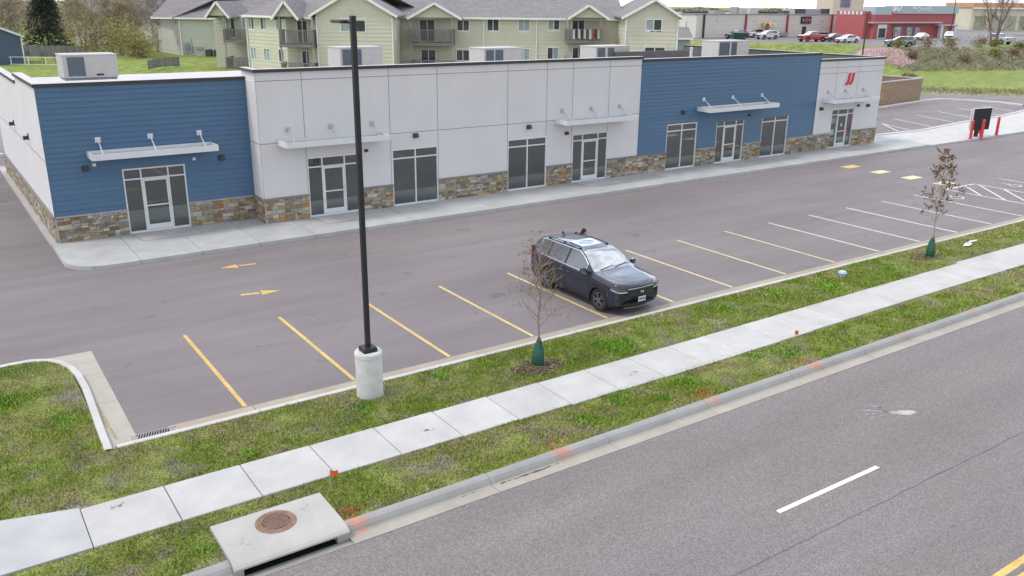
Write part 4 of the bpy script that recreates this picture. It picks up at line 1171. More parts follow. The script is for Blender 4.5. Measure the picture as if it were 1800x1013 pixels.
        for a,b in zip(np.linspace(T['x0'],fw_(L)-.01,4),np.linspace(T['x0'],fw_(L)-.01,4)[1:]):
            mb.face([Bk(s*a,T['z0'],.008),Bk(s*b,T['z0'],.008),Bk(s*b,T['z1'],.008),Bk(s*a,T['z1'],.008)])
        for l0,l1 in ((L,L-.1),(L-.1,L-.22)):
            x0,x1=fw_(l0),fw_(l1)
            mb.face([(s*(x0+.004),yy(l0,x0,T['z0']),T['z0']),(s*(x1+.004),yy(l1,x1,T['z0']),T['z0']+.06*(L-l1)/.2),(s*(x1+.004),yy(l1,x1,T['z1']),T['z1']),(s*(x0+.004),yy(l0,x0,T['z1']),T['z1'])])
        mb.build('tail_light',tailm,root)
        # mirror
        l=P['mirror'];z=fb(l)+.08;x=fw_(l)
        mb=MB();mb.mesh([(s*(x+.02),l-.07,z-.06),(s*(x+.20),l-.03,z-.06),(s*(x+.20),l+.06,z-.06),(s*(x+.02),l+.06,z-.06),(s*(x+.02),l-.05,z+.09),(s*(x+.19),l-.0,z+.09),(s*(x+.19),l+.06,z+.09),(s*(x+.02),l+.06,z+.09)],[(0,1,2,3),(4,5,6,7),(0,1,5,4),(1,2,6,5),(2,3,7,6),(3,0,4,7)])
        mb.bar((s*(x-.06),l+.02,z-.03),(s*(x+.04),l+.02,z-.0),.05,.04)
        mb.build('mirror',pm if detail else black,root)
        if detail:
            for hl_ in P['handles']:
                x=fw_(hl_);mb=MB();mb.bbox(-.012,.03,hl_-.10,hl_+.10,.86,.895,.008)
                for i_,v in enumerate(mb.v): mb.v[i_]=(s*(x-.005+v[0]),v[1],v[2])
                mb.build('door_handle',pm,root)
            # chrome loop round the side glass
            mb=MB();tp=[];bt=[]
            l=P['side'][0][1]
            while l<=P['side'][-1][2]+.001:
                q=prof(l);tp.append((s*(q[8][0]+.006),yy(l,q[8][0],q[8][1]),q[8][1]+.004));bt.append((s*(q[7][0]+.008),yy(l,q[7][0],q[7][1]),q[7][1]-.004));l+=.1
            mb.tube(tp,.013,5);mb.tube(bt,.011,5);mb.tube([tp[-1],bt[-1]],.012,5);mb.tube([tp[0],bt[0]],.012,5)
            mb.build('window_trim',chrome,root)
            # roof rail
            mb=MB();pr=[]
            l=P['rails'][0]
            while l<=P['rails'][1]:
                q=prof(l);pr.append((s*(q[9][0]-.02),l,q[9][1]+.035));l+=.2
            mb.tube(pr,.013,6)
            for k in (0,len(pr)//2,-1): mb.bar((pr[k][0],pr[k][1],pr[k][2]-.06),pr[k],.03,.08)
            mb.build('roof_rail',black,root)
            # door gap lines
            mb=MB()
            for l in P['gaps']:
                q=[prof(l)[j] for j in (3,4,5,6,7)];mb.tube([(s*(x_+.0015),yy(l,x_,z_),z_) for x_,z_ in q],.005,4)
            mb.build('door_gap',black,root)
            mb=MB();x=fw_(.42);mb.face([(s*(x+.006),yy(.40,x,.6),.60),(s*(x+.006),yy(.52,x,.6),.60),(s*(x+.004),yy(.50,x,.66),.66),(s*(x+.005),yy(.41,x,.66),.66)]);mb.build('side_marker',tailm,root)
    if detail:
        mb=MB()
        for x0,x1 in ((.05,.6),(-.55,.02)):
            q=P['screen'][0]+.04
            mb.bar((x0,q-.03+.02,fz(q-.05)+.02),(x1,q+.10,fz(q+.08)+.012),.02,.015)
        mb.build('wiper',black,root)
        mb=MB();l0=P['rear'][0] if P['rear'] else L
        mb.mesh([(-.54,l0-.10,fz(l0-.1)-.05),(.54,l0-.10,fz(l0-.1)-.05),(.50,l0+.06,fz(l0-.02)-.06),(-.50,l0+.06,fz(l0-.02)-.06),(-.54,l0-.10,fz(l0-.1)-.01),(.54,l0-.10,fz(l0-.1)-.01),(.50,l0+.07,fz(l0-.02)-.03),(-.50,l0+.07,fz(l0-.02)-.03)],[(4,5,6,7),(0,1,5,4),(1,2,6,5),(2,3,7,6),(3,0,4,7),(3,2,1,0)])
        mb.build('spoiler',pm,root)
        mb=MB();mb.mesh([(-.02,L-.95,1.66),(.02,L-.95,1.66),(.0,L-.72,1.66),(0,L-.74,1.75),(0,L-.8,1.755)],[(0,1,4),(1,2,3,4),(2,0,4,3)]);mb.build('antenna',pm,root)
        # sunroof
        mb=MB();mb.face([(-.42,2.35,fz(2.35)+.004),(.42,2.35,fz(2.35)+.004),(.44,3.0,fz(3.0)+.004),(-.44,3.0,fz(3.0)+.004)]);mb.build('sunroof',carglass,root)
    # plate
    mb=MB();z0=G.get('plate',.50)
    mb.mi=0;mb.face([F(-.15,z0,.045),F(.15,z0,.045),F(.15,z0+.16,.04),F(-.15,z0+.16,.04)])
    mb.build('number_plate',platem,root)
    if detail:
        mb=MB()
        for k in range(6): mb.face([F(-.12+k*.043,z0+.05,.047),F(-.09+k*.043,z0+.05,.047),F(-.09+k*.043,z0+.115,.046),F(-.12+k*.043,z0+.115,.046)])
        mb.build('plate_marks',mat('plate_ink',(.10,.16,.35),.6),root)
    return root
SUV=dict(L=4.70,zre=1.575,wr=.615,track=.805,axles=(.93,3.63),wheel=.365,sill=.27,
 zc=[(0,.90),(.05,.965),(.2,1.02),(.6,1.075),(1.18,1.135),(1.30,1.17),(2.08,1.575),(2.35,1.645),(2.9,1.675),(3.6,1.655),(4.22,1.585),(4.34,1.52),(4.58,1.16),(4.66,1.08),(4.7,.98)],
 zb=[(0,.84),(.1,.90),(.4,.97),(1.2,1.045),(2.2,1.075),(3.6,1.125),(4.3,1.155),(4.55,1.12),(4.7,.93)],
 ws=[(0,.80),(.1,.855),(.3,.90),(.7,.93),(2.3,.925),(3.9,.93),(4.3,.905),(4.6,.85),(4.7,.79)],
 side=[('a',1.62,2.62),('b',2.70,3.55),('c',3.62,4.12)],screen=(1.26,2.12),rear=(4.26,4.60),keys=[1.18,1.26,2.12,2.62,2.70,3.55,3.62,4.12,4.26,4.60,1.62],
 front=dict(gw=.52,g0=.60,g1=.86,l0=.755,l1=.875,plate=.44),taillamp=dict(x0=.62,z0=.78,z1=1.22),mirror=1.55,handles=(2.45,3.4),rails=(2.3,4.1),gaps=(1.42,2.66,3.56),rim=rimm,spokes=5)
car=make_car('parked_suv','dark blue grey suv parked nose in at the kerb','suv',SUV,paint('slate',(.012,.018,.036),.25,.32))
car.location=(12.05,-.27,0); car.rotation_euler=(0,0,R(.5))
SED=dict(L=4.6,zre=1.33,wr=.58,track=.77,axles=(.92,3.6),wheel=.33,sill=.24,
 zc=[(0,.68),(.06,.74),(.5,.86),(1.25,.97),(1.4,1.02),(2.15,1.40),(2.6,1.45),(3.1,1.42),(3.8,1.10),(3.95,1.04),(4.5,1.02),(4.6,.9)],
 zb=[(0,.62),(.3,.76),(1.2,.88),(2.2,.91),(3.6,.95),(4.4,.97),(4.6,.82)],ws=[(0,.72),(.15,.82),(.5,.88),(2.3,.9),(4.1,.89),(4.45,.82),(4.6,.74)],
 side=[('a',1.55,2.5),('b',2.58,3.5)],screen=(1.34,2.2),rear=(3.05,3.85),keys=[1.34,2.2,2.5,2.58,3.5,3.05,3.85,1.55],
 front=dict(gw=.5,g0=.42,g1=.62,l0=.6,l1=.7,plate=.35),taillamp=dict(x0=.45,z0=.75,z1=.93),mirror=1.55,handles=(),rails=(2,3),gaps=(),arch=False)
PICK=dict(L=5.6,zre=1.72,wr=.66,track=.84,axles=(1.0,4.4),wheel=.40,sill=.42,
 zc=[(0,1.05),(.05,1.12),(.5,1.2),(1.3,1.25),(1.45,1.3),(2.05,1.72),(2.3,1.83),(3.1,1.85),(3.62,1.80),(3.72,1.36),(3.8,1.24),(5.5,1.22),(5.6,1.2)],
 zb=[(0,1.0),(.3,1.08),(1.3,1.15),(3.6,1.18),(3.8,1.2),(5.6,1.18)],ws=[(0,.88),(.12,.94),(.5,.97),(2.6,.97),(5.3,.97),(5.6,.94)],
 side=[('a',1.6,2.5),('b',2.58,3.5)],screen=(1.38,2.2),rear=(3.62,3.74),keys=[1.38,2.2,2.5,2.58,3.5,3.62,3.74,1.6,3.8],
 front=dict(gw=.6,g0=.72,g1=1.0,l0=.86,l1=1.02,plate=.55),taillamp=dict(x0=.8,z0=.85,z1=1.15),mirror=1.55,handles=(),rails=(2,3),gaps=(),nose=.08,tail=.02)
GR='cars parked in the far lot'
FARZ=2.945
def place(o,x,y,h,z=FARZ): o.location=(x,y,z);o.rotation_euler=(0,0,R(h))
# local nose is -y ; heading angle turns the nose
def newcar(src,nm,label,cat,pm):
    c=copy_tree(src); c.name=nm; c['label']=label; c['category']=cat; c['group']=GR
    for k in c.children:
        if k.name.split('.')[0] in ('body',):
            k.data=k.data.copy(); k.data.materials[0]=pm
    return c
s1=make_car('parked_suv','dark teal suv beside the green dumpster in the far lot','suv',{**SUV,'rim':rims},paint('teal',(.03,.05,.065)),False,GR); place(s1,123.6,98.6,-97)
s2=newcar(s1,'parked_suv','white suv with its nose to the green bank, nearer of two white ones','suv',paint('silver',(.62,.64,.66),.2)); place(s2,129.0,95.9,-100)
s3=newcar(s1,'parked_suv','white suv standing farther back beneath the yellow palm','suv',paint('chalk',(.70,.70,.70),.1)); place(s3,134.2,103.0,-85)
tr=make_car('pickup_truck','bright red pickup truck parked above the grass bank','pickup',PICK,paint('red',(.50,.025,.035),.2),False,GR); place(tr,128.0,85.3,-102)
sd1=make_car('parked_car','maroon sedan between the red pickup and the white sedan','car',SED,paint('maroon',(.16,.03,.045),.3),False,GR); place(sd1,132.0,83.4,-100)
sd2=newcar(sd1,'parked_car','white sedan beside the maroon one at the bank edge','car',paint('cloud',(.72,.72,.73),.1)); place(sd2,129.9,78.9,-100)
sd3=newcar(s1,'parked_suv','pale blue suv at the lot corner above the stony strip','suv',paint('sky',(.22,.27,.30),.4)); place(sd3,125.6,66.9,-135)
sd4=newcar(sd1,'parked_car','white sedan mostly hidden behind the brush below the red restaurant','car',paint('milk',(.68,.68,.68),.1)); place(sd4,156.5,80.5,-80)
sd5=newcar(s1,'parked_suv','white suv by the restaurant corner column','suv',paint('snow',(.70,.70,.72),.1)); place(sd5,163.5,78.0,-60)
pk=newcar(tr,'pickup_truck','silver pickup truck passing between the two bare roadside trees','pickup',paint('grey_silver',(.46,.46,.50),.3)); place(pk,156.2,67.2,168)
# ------------------------------------------------------------------ apartment building
APT_D=90
apt=empty('apartment_building',VP(0,APT_D,1.9),-YAW,'long pale yellow two storey apartment building with grey roofs and balconies','building')
lapm=mat('cream_siding',(.5,.5,.4),.75,var=.05,scale=.4,attr=True,spec=.25)
shing=mat('grey_shingle',(.21,.195,.202),.9,var=.14,scale=.7,detail=6,stretch=(1,3,3),speck=.22,speckscale=5,bump=.3,bscale=8)
wood=mat('grey_wood',(.20,.185,.185),.85,var=.2,scale=3,attr=True)
winglass=mat('window_glass',(.045,.055,.06),.06,var=.5,scale=.35,spec=.6)
blind=mat('window_blind',(.30,.37,.38),.5,var=.2,scale=1.5)
CREAM=(.60,.575,.475)
apt_children=[]
def aobj(mb,name,m,parent=None,smooth=None):
    o=mb.build(name,m,parent or apt,smooth)
    if parent is None: o.location=(0,-APT_D,-1.9)
    return o
def A_wall(p0,p1,z0,z1,wins,col=CREAM,doors=(),name='siding_wall',tone=.03):
    """wall from p0 to p1 (lat,D); wins: (u0,u1,z0,z1,kind)"""
    p0=Vector(p0);p1=Vector(p1);d=(p1-p0);L=d.length;d.normalize();n=Vector((d.y,-d.x))
    F=lambda u,z,o:(p0.x+d.x*u+n.x*o,p0.y+d.y*u+n.y*o,z)
    mb=MB();lap_wall(mb,F,0,L,z0,z1,.36,.035,[w[:4] for w in wins],col,tone,False)
    wl=aobj(mb,name,lapm)
    for w in wins:
        a,b,c,e=w[:4];k=w[4] if len(w)>4 else 'w'
        f=MB();t=.075
        def fb(u0,u1,q0,q1,o0=-.08,o1=.05):
            P=[F(u,z,o) for o in (o1,o0) for u,z in ((u0,q0),(u1,q0),(u1,q1),(u0,q1))]
            f.mesh(P,[(0,1,2,3),(4,5,1,0),(5,6,2,1),(6,7,3,2),(7,4,0,3)])
        fb(a-t,a,c-t,e+t);fb(b,b+t,c-t,e+t);fb(a,b,e,e+t);fb(a,b,c-t,c)
        m=(a+b)/2;fb(m-.035,m+.035,c,e,-.08,.02)
        fr=aobj(f,'window' if k!='d' else 'patio_door',white)
        for i,(u0,u1) in enumerate(((a,m-.035),(m+.035,b))):
            g_=MB();g_.face([F(u0,c,-.05),F(u1,c,-.05),F(u1,e,-.05),F(u0,e,-.05)])
            o=g_.build('pane',blind if rng.random()<.35 else winglass,fr)
    return F
def trimline(pts,w=.22,name='fascia'):
    mb=MB()
    for a,b in zip(pts,pts[1:]): mb.bar(a,b,.06,w)
    return aobj(mb,name,white)
def downspout(lat,d,z0,z1):
    mb=MB();mb.box(lat-.06,lat+.06,d-.08,d-.0,z0,z1);return aobj(mb,'downspout',white)
# section D
zE=7.58
F=A_wall((-11.4,90),(10.4,90),1.9,zE,[(u0+11.4,u1+11.4,z0,z1) for u0,u1,z0,z1 in (
 (-9.5,-8.05,5.3,7.36),(-5.74,-4.6,6.36,7.43),(-2.72,-1.62,6.38,7.45),(.41,1.47,6.4,7.48),(3.4,4.45,6.43,7.5),(5.8,6.95,5.6,7.55),
 (-9.4,-8.0,2.4,4.45),(-5.82,-4.6,3.45,4.55),(-2.75,-1.6,3.5,4.6),(.4,1.5,3.5,4.62),(3.37,4.45,3.6,4.75),(5.9,7.05,2.6,4.9))])
# gable block C
F=A_wall((-18.6,84),(-11.4,84),1.9,7.9,[(2.35,4.6,6.33,7.48)])
A_wall((-11.4,84),(-11.4,90),1.9,7.7,[(1.2,1.9,5.6,7.3)])
A_wall((-18.6,92),(-18.6,84),1.9,7.7,[])
# gable block E
A_wall((10.35,84),(15.35,84),1.9,7.95,[(1.95,3.35,6.75,7.65),(1.95,3.8,4.35,5.3)])
A_wall((10.35,90),(10.35,84),1.9,7.8,[])
A_wall((15.35,84),(15.35,97),1.9,7.8,[])
def gable(lat0,lat1,d0,d1,ze,zp,oh=.45,peak=None,wallz=None):
    pk_=(lat0+lat1)/2 if peak is None else peak
    mb=MB()
    # lapped gable face
    z=wallz if wallz is not None else ze; k=0
    while z<zp-.05:
        zt=min(z+.36,zp-.02)
        f=lambda q:(min(1,max(0,(zp-q)/(zp-ze))))
        a0=pk_-(pk_-lat0)*f(z);a1=pk_+(lat1-pk_)*f(z);b0=pk_-(pk_-lat0)*f(zt);b1=pk_+(lat1-pk_)*f(zt)
        c=cvar(CREAM,.03)
        mb.face([(a0,d0-.035,z),(a1,d0-.035,z),(b1,d0-.003,zt),(b0,d0-.003,zt)],c);mb.face([(a0,d0,z),(a1,d0,z),(a1,d0-.035,z),(a0,d0-.035,z)],c)
        z=zt
    aobj(mb,'gable_wall',lapm)
    sl=(zp-ze)/(pk_-lat0)
    l0=lat0-oh;l1=lat1+oh;z0=ze-oh*sl;z1=ze-oh*(zp-ze)/(lat1-pk_)
    mb=MB();y0=d0-.5
    t=.16
    for la,za in ((l0,z0),(l1,z1)):
        mb.mesh([(la,y0,za+.03),(pk_,y0,zp+.03),(pk_,d1,zp+.03),(la,d1,za+.03),(la,y0,za+.03+t),(pk_,y0,zp+.03+t),(pk_,d1,zp+.03+t),(la,d1,za+.03+t)],[(4,5,6,7),(0,1,5,4),(3,2,1,0),(0,4,7,3)])
    aobj(mb,'roof',shing)
    trimline([(l0,y0-.03,z0+.05),(pk_,y0-.03,zp+.06),(l1,y0-.03,z1+.05)],.22)
gable(-18.6,-11.4,84,106,7.9,9.95,.5)
gable(10.35,15.35,84,98,7.95,9.38,.45,13.0)
def roof_plane(e0,e1,run,ze,zr,oh=.5):
    """eave from e0 to e1, rising perpendicular by run"""
    e0=Vector(e0);e1=Vector(e1);d=(e1-e0).normalized();n=Vector((-d.y,d.x))
    mb=MB();a=e0-n*oh;b=e1-n*oh;c=e1+n*run;f=e0+n*run;zz=ze-oh*(zr-ze)/run;t=.15
    g_=e1+n*run*2;h_=e0+n*run*2
    mb.mesh([(*a,zz),(*b,zz),(*c,zr),(*f,zr),(*a,zz+t),(*b,zz+t),(*c,zr+t),(*f,zr+t),(*g_,ze),(*h_,ze)],[(4,5,6,7),(0,1,5,4),(1,2,6,5),(0,4,7,3),(7,6,8,9),(3,2,1,0)])
    aobj(mb,'roof',shing)
    mb=MB();mb.bar((*(a-n*.04),zz+.05),(*(b-n*.04),zz+.05),.06,.2);aobj(mb,'gutter',white)
roof_plane((-12,90),(11,90),6.5,zE+.05,9.42)
roof_plane((-15,91),(3,91),7.6,zE+.2,9.9)
# balconies
def balcony(l0,l1,d0,d1,zf,zr,posts=True,slats=.16,roofz=None):
    mb=MB();mb.box(l0,l1,d0,d1,zf-.28,zf,(.22,.20,.20));b=aobj(mb,'balcony',wood)
    mb=MB()
    mb.box(l0,l1,d0,d0+.08,zr-.08,zr,(.24,.22,.22));mb.box(l0,l1,d0,d0+.08,zf+.08,zf+.16,(.2,.19,.19))
    x=l0+.05
    while x<l1: mb.box(x,x+.07,d0+.01,d0+.06,zf+.1,zr-.05,cvar((.21,.195,.195),.15));x+=slats
    for xx in (l0,l1-.06):
        mb.box(xx,xx+.06,d0,d1,zr-.08,zr,(.2,.19,.19));y=d0+.1
        while y<d1: mb.box(xx,xx+.05,y,y+.08,zf,zr-.05,cvar((.19,.18,.18),.15));y+=.17
    mb.build('railing',wood,b)
    if posts:
        for xx in (l0+.05,l1-.17):
            mb=MB(); mb.box(xx,xx+.14,d0+.08,d0+.2,1.9,roofz or zE,(.36,.35,.31))
            mb.build('post',wood,b)
    return b
balcony(-10.3,-6.0,88,90,5.2,6.48);balcony(5.05,8.5,88,90,5.6,6.66)
balcony(-10.2,-6.1,88,90,2.2,3.55,False);balcony(5.05,8.5,88,90,2.35,3.9,False)
gable(-10.1,-5.5,87.9,95,7.6,8.85,.35);gable(5.45,8.9,87.9,95,7.72,8.8,.3)
# striped towels over the railing
mb=MB()
for k,c in enumerate([(.55,.53,.5),(.05,.05,.06),(.6,.58,.55),(.05,.05,.06),(.55,.53,.5),(.08,.08,.09),(.6,.6,.57),(.45,.06,.06),(.05,.05,.06),(.5,.45,.42)]):
    x=5.7+k*.27
    mb.face([(x,87.96,5.75+.05*(k%3)),(x+.24,87.96,5.7+.04*(k%2)),(x+.2,87.96,6.62),(x+.02,87.96,6.66)],c)
o=mb.build('towels',vc,apt);o.location=(0,-APT_D,-1.9)
# wing B, oblique wall facing the left lot
P0=(-28.2,94.6);P1=(-18.6,84.6);LB=math.hypot(9.6,10)
def uB(px_lat): return (px_lat-P0[0])/9.6*LB
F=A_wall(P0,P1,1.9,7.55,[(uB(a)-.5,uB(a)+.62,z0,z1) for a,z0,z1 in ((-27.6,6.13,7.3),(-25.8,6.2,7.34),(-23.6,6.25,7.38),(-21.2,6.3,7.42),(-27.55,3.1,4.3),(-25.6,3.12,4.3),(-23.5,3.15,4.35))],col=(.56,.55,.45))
roof_plane(P0,P1,7,7.6,10.1)
roof_plane((-26,95),(-17.5,91.5),5,7.9,9.7)
balcony(-22.0,-18.75,83.4,85.6,5.15,6.45,True,.16,7.6);balcony(-22.0,-18.75,83.4,85.6,2.2,3.45,False)
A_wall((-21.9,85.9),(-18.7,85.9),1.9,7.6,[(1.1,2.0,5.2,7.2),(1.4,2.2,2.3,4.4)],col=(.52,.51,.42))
gable(-22.2,-20.2,83.3,91,7.62,8.9,.25)
# recessed corner with stacked balconies
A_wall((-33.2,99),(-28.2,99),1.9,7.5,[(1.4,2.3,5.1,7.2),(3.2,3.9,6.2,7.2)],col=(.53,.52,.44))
A_wall((-28.2,99),P0,1.9,7.5,[])
balcony(-31.3,-28.7,96,98.8,4.95,6.1,True,.16,7.4);balcony(-31.3,-28.7,96,98.8,2.0,3.15,False)
gable(-32.6,-30.5,95.8,104,7.45,8.75,.25)
downspout(-28.25,94.5,1.9,7.4);downspout(-18.5,84-.05,1.9,7.6);downspout(-11.45,83.95,1.9,7.6);downspout(-3.1,89.95,1.9,7.5);downspout(2.2,89.95,1.9,7.5);downspout(10.4,83.95,1.9,7.7);downspout(15.25,83.95,1.9,7.7)
# wing A
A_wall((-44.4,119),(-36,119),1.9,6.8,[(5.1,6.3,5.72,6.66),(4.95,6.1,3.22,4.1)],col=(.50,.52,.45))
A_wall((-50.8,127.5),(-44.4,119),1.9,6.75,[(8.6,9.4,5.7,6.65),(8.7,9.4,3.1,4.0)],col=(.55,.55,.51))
A_wall((-36.2,119),(-32,99),1.9,6.9,[])
roof_plane((-48,119.2),(-30,118),9,6.85,10.6);roof_plane((-51.2,127.8),(-44.6,118.6),9,6.85,10.6)
downspout(-44.4,118.95,1.9,6.7)
mb=MB();mb.box(-44.25,-43.0,118.75,118.95,2.3,3.3,(.33,.38,.38));mb.box(-43.9,-43.3,118.6,118.75,2.7,3.4,(.20,.26,.30));mb.box(-44.2,-43.1,118.85,118.95,3.6,4.3,(.42,.48,.42));mb.box(-42.5,-41.6,118.7,118.95,2.8,3.1,(.33,.34,.30))
o=mb.build('meter_box',vc,apt);o.location=(0,-APT_D,-1.9)
gz=lambda p:height(p.x,p.y)
for i,lat in enumerate((-40.4,-39.3)):
    p=VP(lat,117.6);t=empty('condenser',(p.x,p.y,gz(p)),-YAW,['dark condenser on the lawn, the one nearer the meters','dark condenser on the lawn, the one nearer the balconies'][i],'air conditioner','condensers on the apartment lawn')
    mb=MB();mb.bbox(-.4,.4,-.4,.4,0,.85,.05);mb.build('case',mat('condenser_grey',(.05,.06,.075),.6,var=.1),t)
    mb=MB();mb.cyl((0,0),.34,.85,.9,16);mb.build('fan_guard',black,t)

# ------------------------------------------------------------------ houses and fences on the left
def at(lat,d): p=VP(lat,d); return (p.x,p.y,height(p.x,p.y))
def house(name,lat,d,w,dep,he,hp,wallcol,wm,label,ridge_front=True,wins=(),rz=None):
    t=empty(name,at(lat,d),rz if rz is not None else -YAW,label,'house')
    mb=MB();F=lambda u,z,o:(u,-o,z)
    lap_wall(mb,F,0,w,0,he,.25,.02,list(wins),wallcol,.04,False)
    lap_wall(mb,lambda u,z,o:(w+o,u,z),0,dep,0,he,.25,.02,[],wallcol,.04,False);lap_wall(mb,lambda u,z,o:(-o,u,z),0,dep,0,he,.25,.02,[],wallcol,.04,False)
    mb.face([(0,dep,0),(w,dep,0),(w,dep,he),(0,dep,he)],wallcol)
    if ridge_front:
        z=he
        while z<hp-.05:
            zt=min(z+.25,hp);f=lambda q:(hp-q)/(hp-he)
            mb.face([(w/2-w/2*f(z),-.02,z),(w/2+w/2*f(z),-.02,z),(w/2+w/2*f(zt),-.002,zt),(w/2-w/2*f(zt),-.002,zt)],cvar(wallcol,.04));z=zt
    mb.build('wall',wm,t)
    mb=MB();o=.4;T=.15
    if ridge_front:
        for s in (0,1):
            xe=-o if s==0 else w+o; ze=he-o*(hp-he)/(w/2)
            mb.mesh([(xe,-o,ze),(w/2,-o,hp),(w/2,dep+o,hp),(xe,dep+o,ze),(xe,-o,ze+T),(w/2,-o,hp+T),(w/2,dep+o,hp+T),(xe,dep+o,ze+T)],[(4,5,6,7),(0,1,5,4),(3,2,1,0),(0,4,7,3),(2,3,7,6)])
        tr_=MB()
        for xe in (-o,w+o): tr_.bar((xe,-o-.03,he-o*(hp-he)/(w/2)+.05),(w/2,-o-.03,hp+.06),.05,.22)
    else:
        for s in (0,1):
            ye=-o if s==0 else dep+o; ze=he-o*(hp-he)/(dep/2)
            mb.mesh([(-o,ye,ze),(w+o,ye,ze),(w+o,dep/2,hp),(-o,dep/2,hp),(-o,ye,ze+T),(w+o,ye,ze+T),(w+o,dep/2,hp+T),(-o,dep/2,hp+T)],[(4,5,6,7),(0,1,5,4),(3,2,1,0),(1,2,6,5),(3,0,4,7)])
        tr_=MB();tr_.bar((-o,-o-.03,he-.1),(w+o,-o-.03,he-.1),.05,.25)
        for xx in (0,w): mb.mesh([(xx,0,he),(xx,dep,he),(xx,dep/2,hp)],[(0,1,2)])
    mb.build('roof',shing,t);tr_.build('fascia',white,t)
    for a,b,c,e in wins:
        f=MB();f.box(a-.07,a,-.05,.03,c,e);f.box(b,b+.07,-.05,.03,c,e);f.box(a,b,-.05,.03,c-.07,c);f.box(a,b,-.05,.03,e,e+.07);fr=f.build('window',white,t)
        q=MB();q.face([(a,.02,c),(b,.02,c),(b,.02,e),(a,.02,e)]);q.build('pane',winglass,fr)
    return t
hb=house('siding_house',-79.6,123.4,10,9,3.95,6.1,(.085,.125,.19),mat('navy_siding',(.05,.08,.13),.7,attr=True,var=.06),'navy blue gabled house with white trim at the lawn edge',rz=-YAW+.55)
mb=MB();mb.box(9.88,10.05,-.12,-.025,0,3.8);mb.build('downspout',white,hb)
house('siding_house',-94,191,21,10,5.7,8.9,(.62,.62,.60),mat('white_siding',(.6,.6,.6),.7,attr=True,var=.05),'long white two storey house behind the bare trees',False,[(3,4.6,3.6,5),(8,9.6,3.6,5),(13,14.6,3.6,5),(3,4.6,.8,2.2),(8,9.6,.8,2.2)])
house('siding_house',-73,180,16,10,5.9,9.2,(.42,.33,.24),mat('tan_siding',(.4,.3,.22),.7,attr=True,var=.05),'tan two storey house screened by bare trees',False,[(3,4.6,3.6,5),(8,9.6,3.6,5)])
def fence(name,pts,h,label,cat='fence',board=.15,col=(.20,.19,.20),m=wood,gap=.01):
    t=empty(name,(pts[0].x,pts[0].y,height(pts[0].x,pts[0].y)),0,label,cat)
    b=MB();r_=MB();o=Vector(t.location)
    for p,q in zip(pts,pts[1:]):
        d=(q-p);L=d.length;d=d.normalized();k=0.
        while k<L:
            a=p+d*k;c=p+d*(k+board-gap);z=height(a.x,a.y)
            b.bar((a.x-o.x,a.y-o.y,z-o.z+h*.5),(c.x-o.x,c.y-o.y,z-o.z+h*.5),.025,h*(1+.02*rng.uniform(-1,1)),col=cvar(col,.18));k+=board
        for f in (.2,.8): r_.bar((p.x-o.x+.0,p.y-o.y+.06,height(p.x,p.y)-o.z+h*f),(q.x-o.x,q.y-o.y+.06,height(q.x,q.y)-o.z+h*f),.05,.09)
    b.build('boards',m,t);r_.build('rail',m,t)
fence('board_fence',[VP(-81.5,147),VP(-70.5,147)],1.75,'weathered grey board fence in front of the dark conifer',board=.2)
fence('board_fence',[VP(-40.6,98),VP(-37.6,99.5)],1.0,'short grey board fence on the slope below the apartment lawn',board=.16)
fence('vinyl_fence',[Vector((-14,42.4,0)),Vector((6,42.4,0))],1.75,'white panel fence at the left edge behind the drive',board=1.2,col=(.7,.7,.69),m=vc)
t=empty('rail_fence',at(-75,127.6),-YAW,'white two rail fence in front of the blue house','fence')
for k in range(5):
    mb=MB(); mb.box(k*2.5-.05,k*2.5+.05,-.05,.05,0,1.15); mb.build('post',white,t)
mb=MB();mb.box(0,10,-.03,.03,1.05,1.13);mb.box(0,10,-.03,.03,.05,.13);mb.build('rail',white,t)

# ------------------------------------------------------------------ far commercial buildings
def boxbuild(name,x0,x1,y0,y1,z0,h,label,wallm,cat='building'):
    t=empty(name,(x0,y0,z0),0,label,cat)
    mb=MB();w=x1-x0;d=y1-y0
    mb.box(0,w,0,d,-2,h);mb.build('wall',wallm,t)
    return t,w,d
lapgrey=mat('warm_grey_cladding',(.43,.42,.39),.8,var=.04,scale=.3,attr=True)
t=empty('metal_clad_hall',(121,104.2,3),R(-4),'long low warm grey clad hall with red downpipes and a dark sign','building')
mb=MB();lap_wall(mb,lambda u,z,o:(u,-o,z),0,46,0,4.35,.62,.05,[],(.64,.61,.555),.03,False)
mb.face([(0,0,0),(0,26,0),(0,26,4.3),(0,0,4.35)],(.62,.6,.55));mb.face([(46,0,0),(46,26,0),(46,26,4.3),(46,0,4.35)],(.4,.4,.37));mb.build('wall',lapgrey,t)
mb=MB();mb.box(-.2,46.2,-.25,26,4.35,4.5);mb.build('roof',mat('roof_grey',(.3,.3,.31),.8,var=.1,scale=.3),t)
redp=mat('red_pipe',(.33,.045,.05),.5,var=.1)
for x,c in ((1.6,dark),(12.6,redp),(24.2,redp),(37.5,redp)):
    mb=MB();mb.box(x,x+.3,-.35,-.06,0.3 if c==redp else 0,4.4)
    if x==24.2: mb.bar((x+.15,-.25,.35),(x-2.6,-.25,.0),.3,.3)
    mb.build('downpipe',c,t)
mb=MB();mb.box(28.3,31.2,-.3,-.06,2.6,4.0,(.035,.04,.045));
for k in range(14):
    a=2*math.pi*k/14;b=2*math.pi*(k+1)/14;mb.face([(29.75,-.31,3.3),(29.75+.62*math.cos(a),-.31,3.3+.5*math.sin(a)),(29.75+.62*math.cos(b),-.31,3.3+.5*math.sin(b))],(.40,.07,.06))
for x in (28.6,30.5): mb.box(x,x+.4,-.31,-.30,3.0,3.6,(.30,.29,.27))
mb.build('wall_sign',vc,t)
mb=MB();mb.box(29.0,30.1,-.12,-.055,0,2.0);mb.build('door',dark,t)
mb=MB()
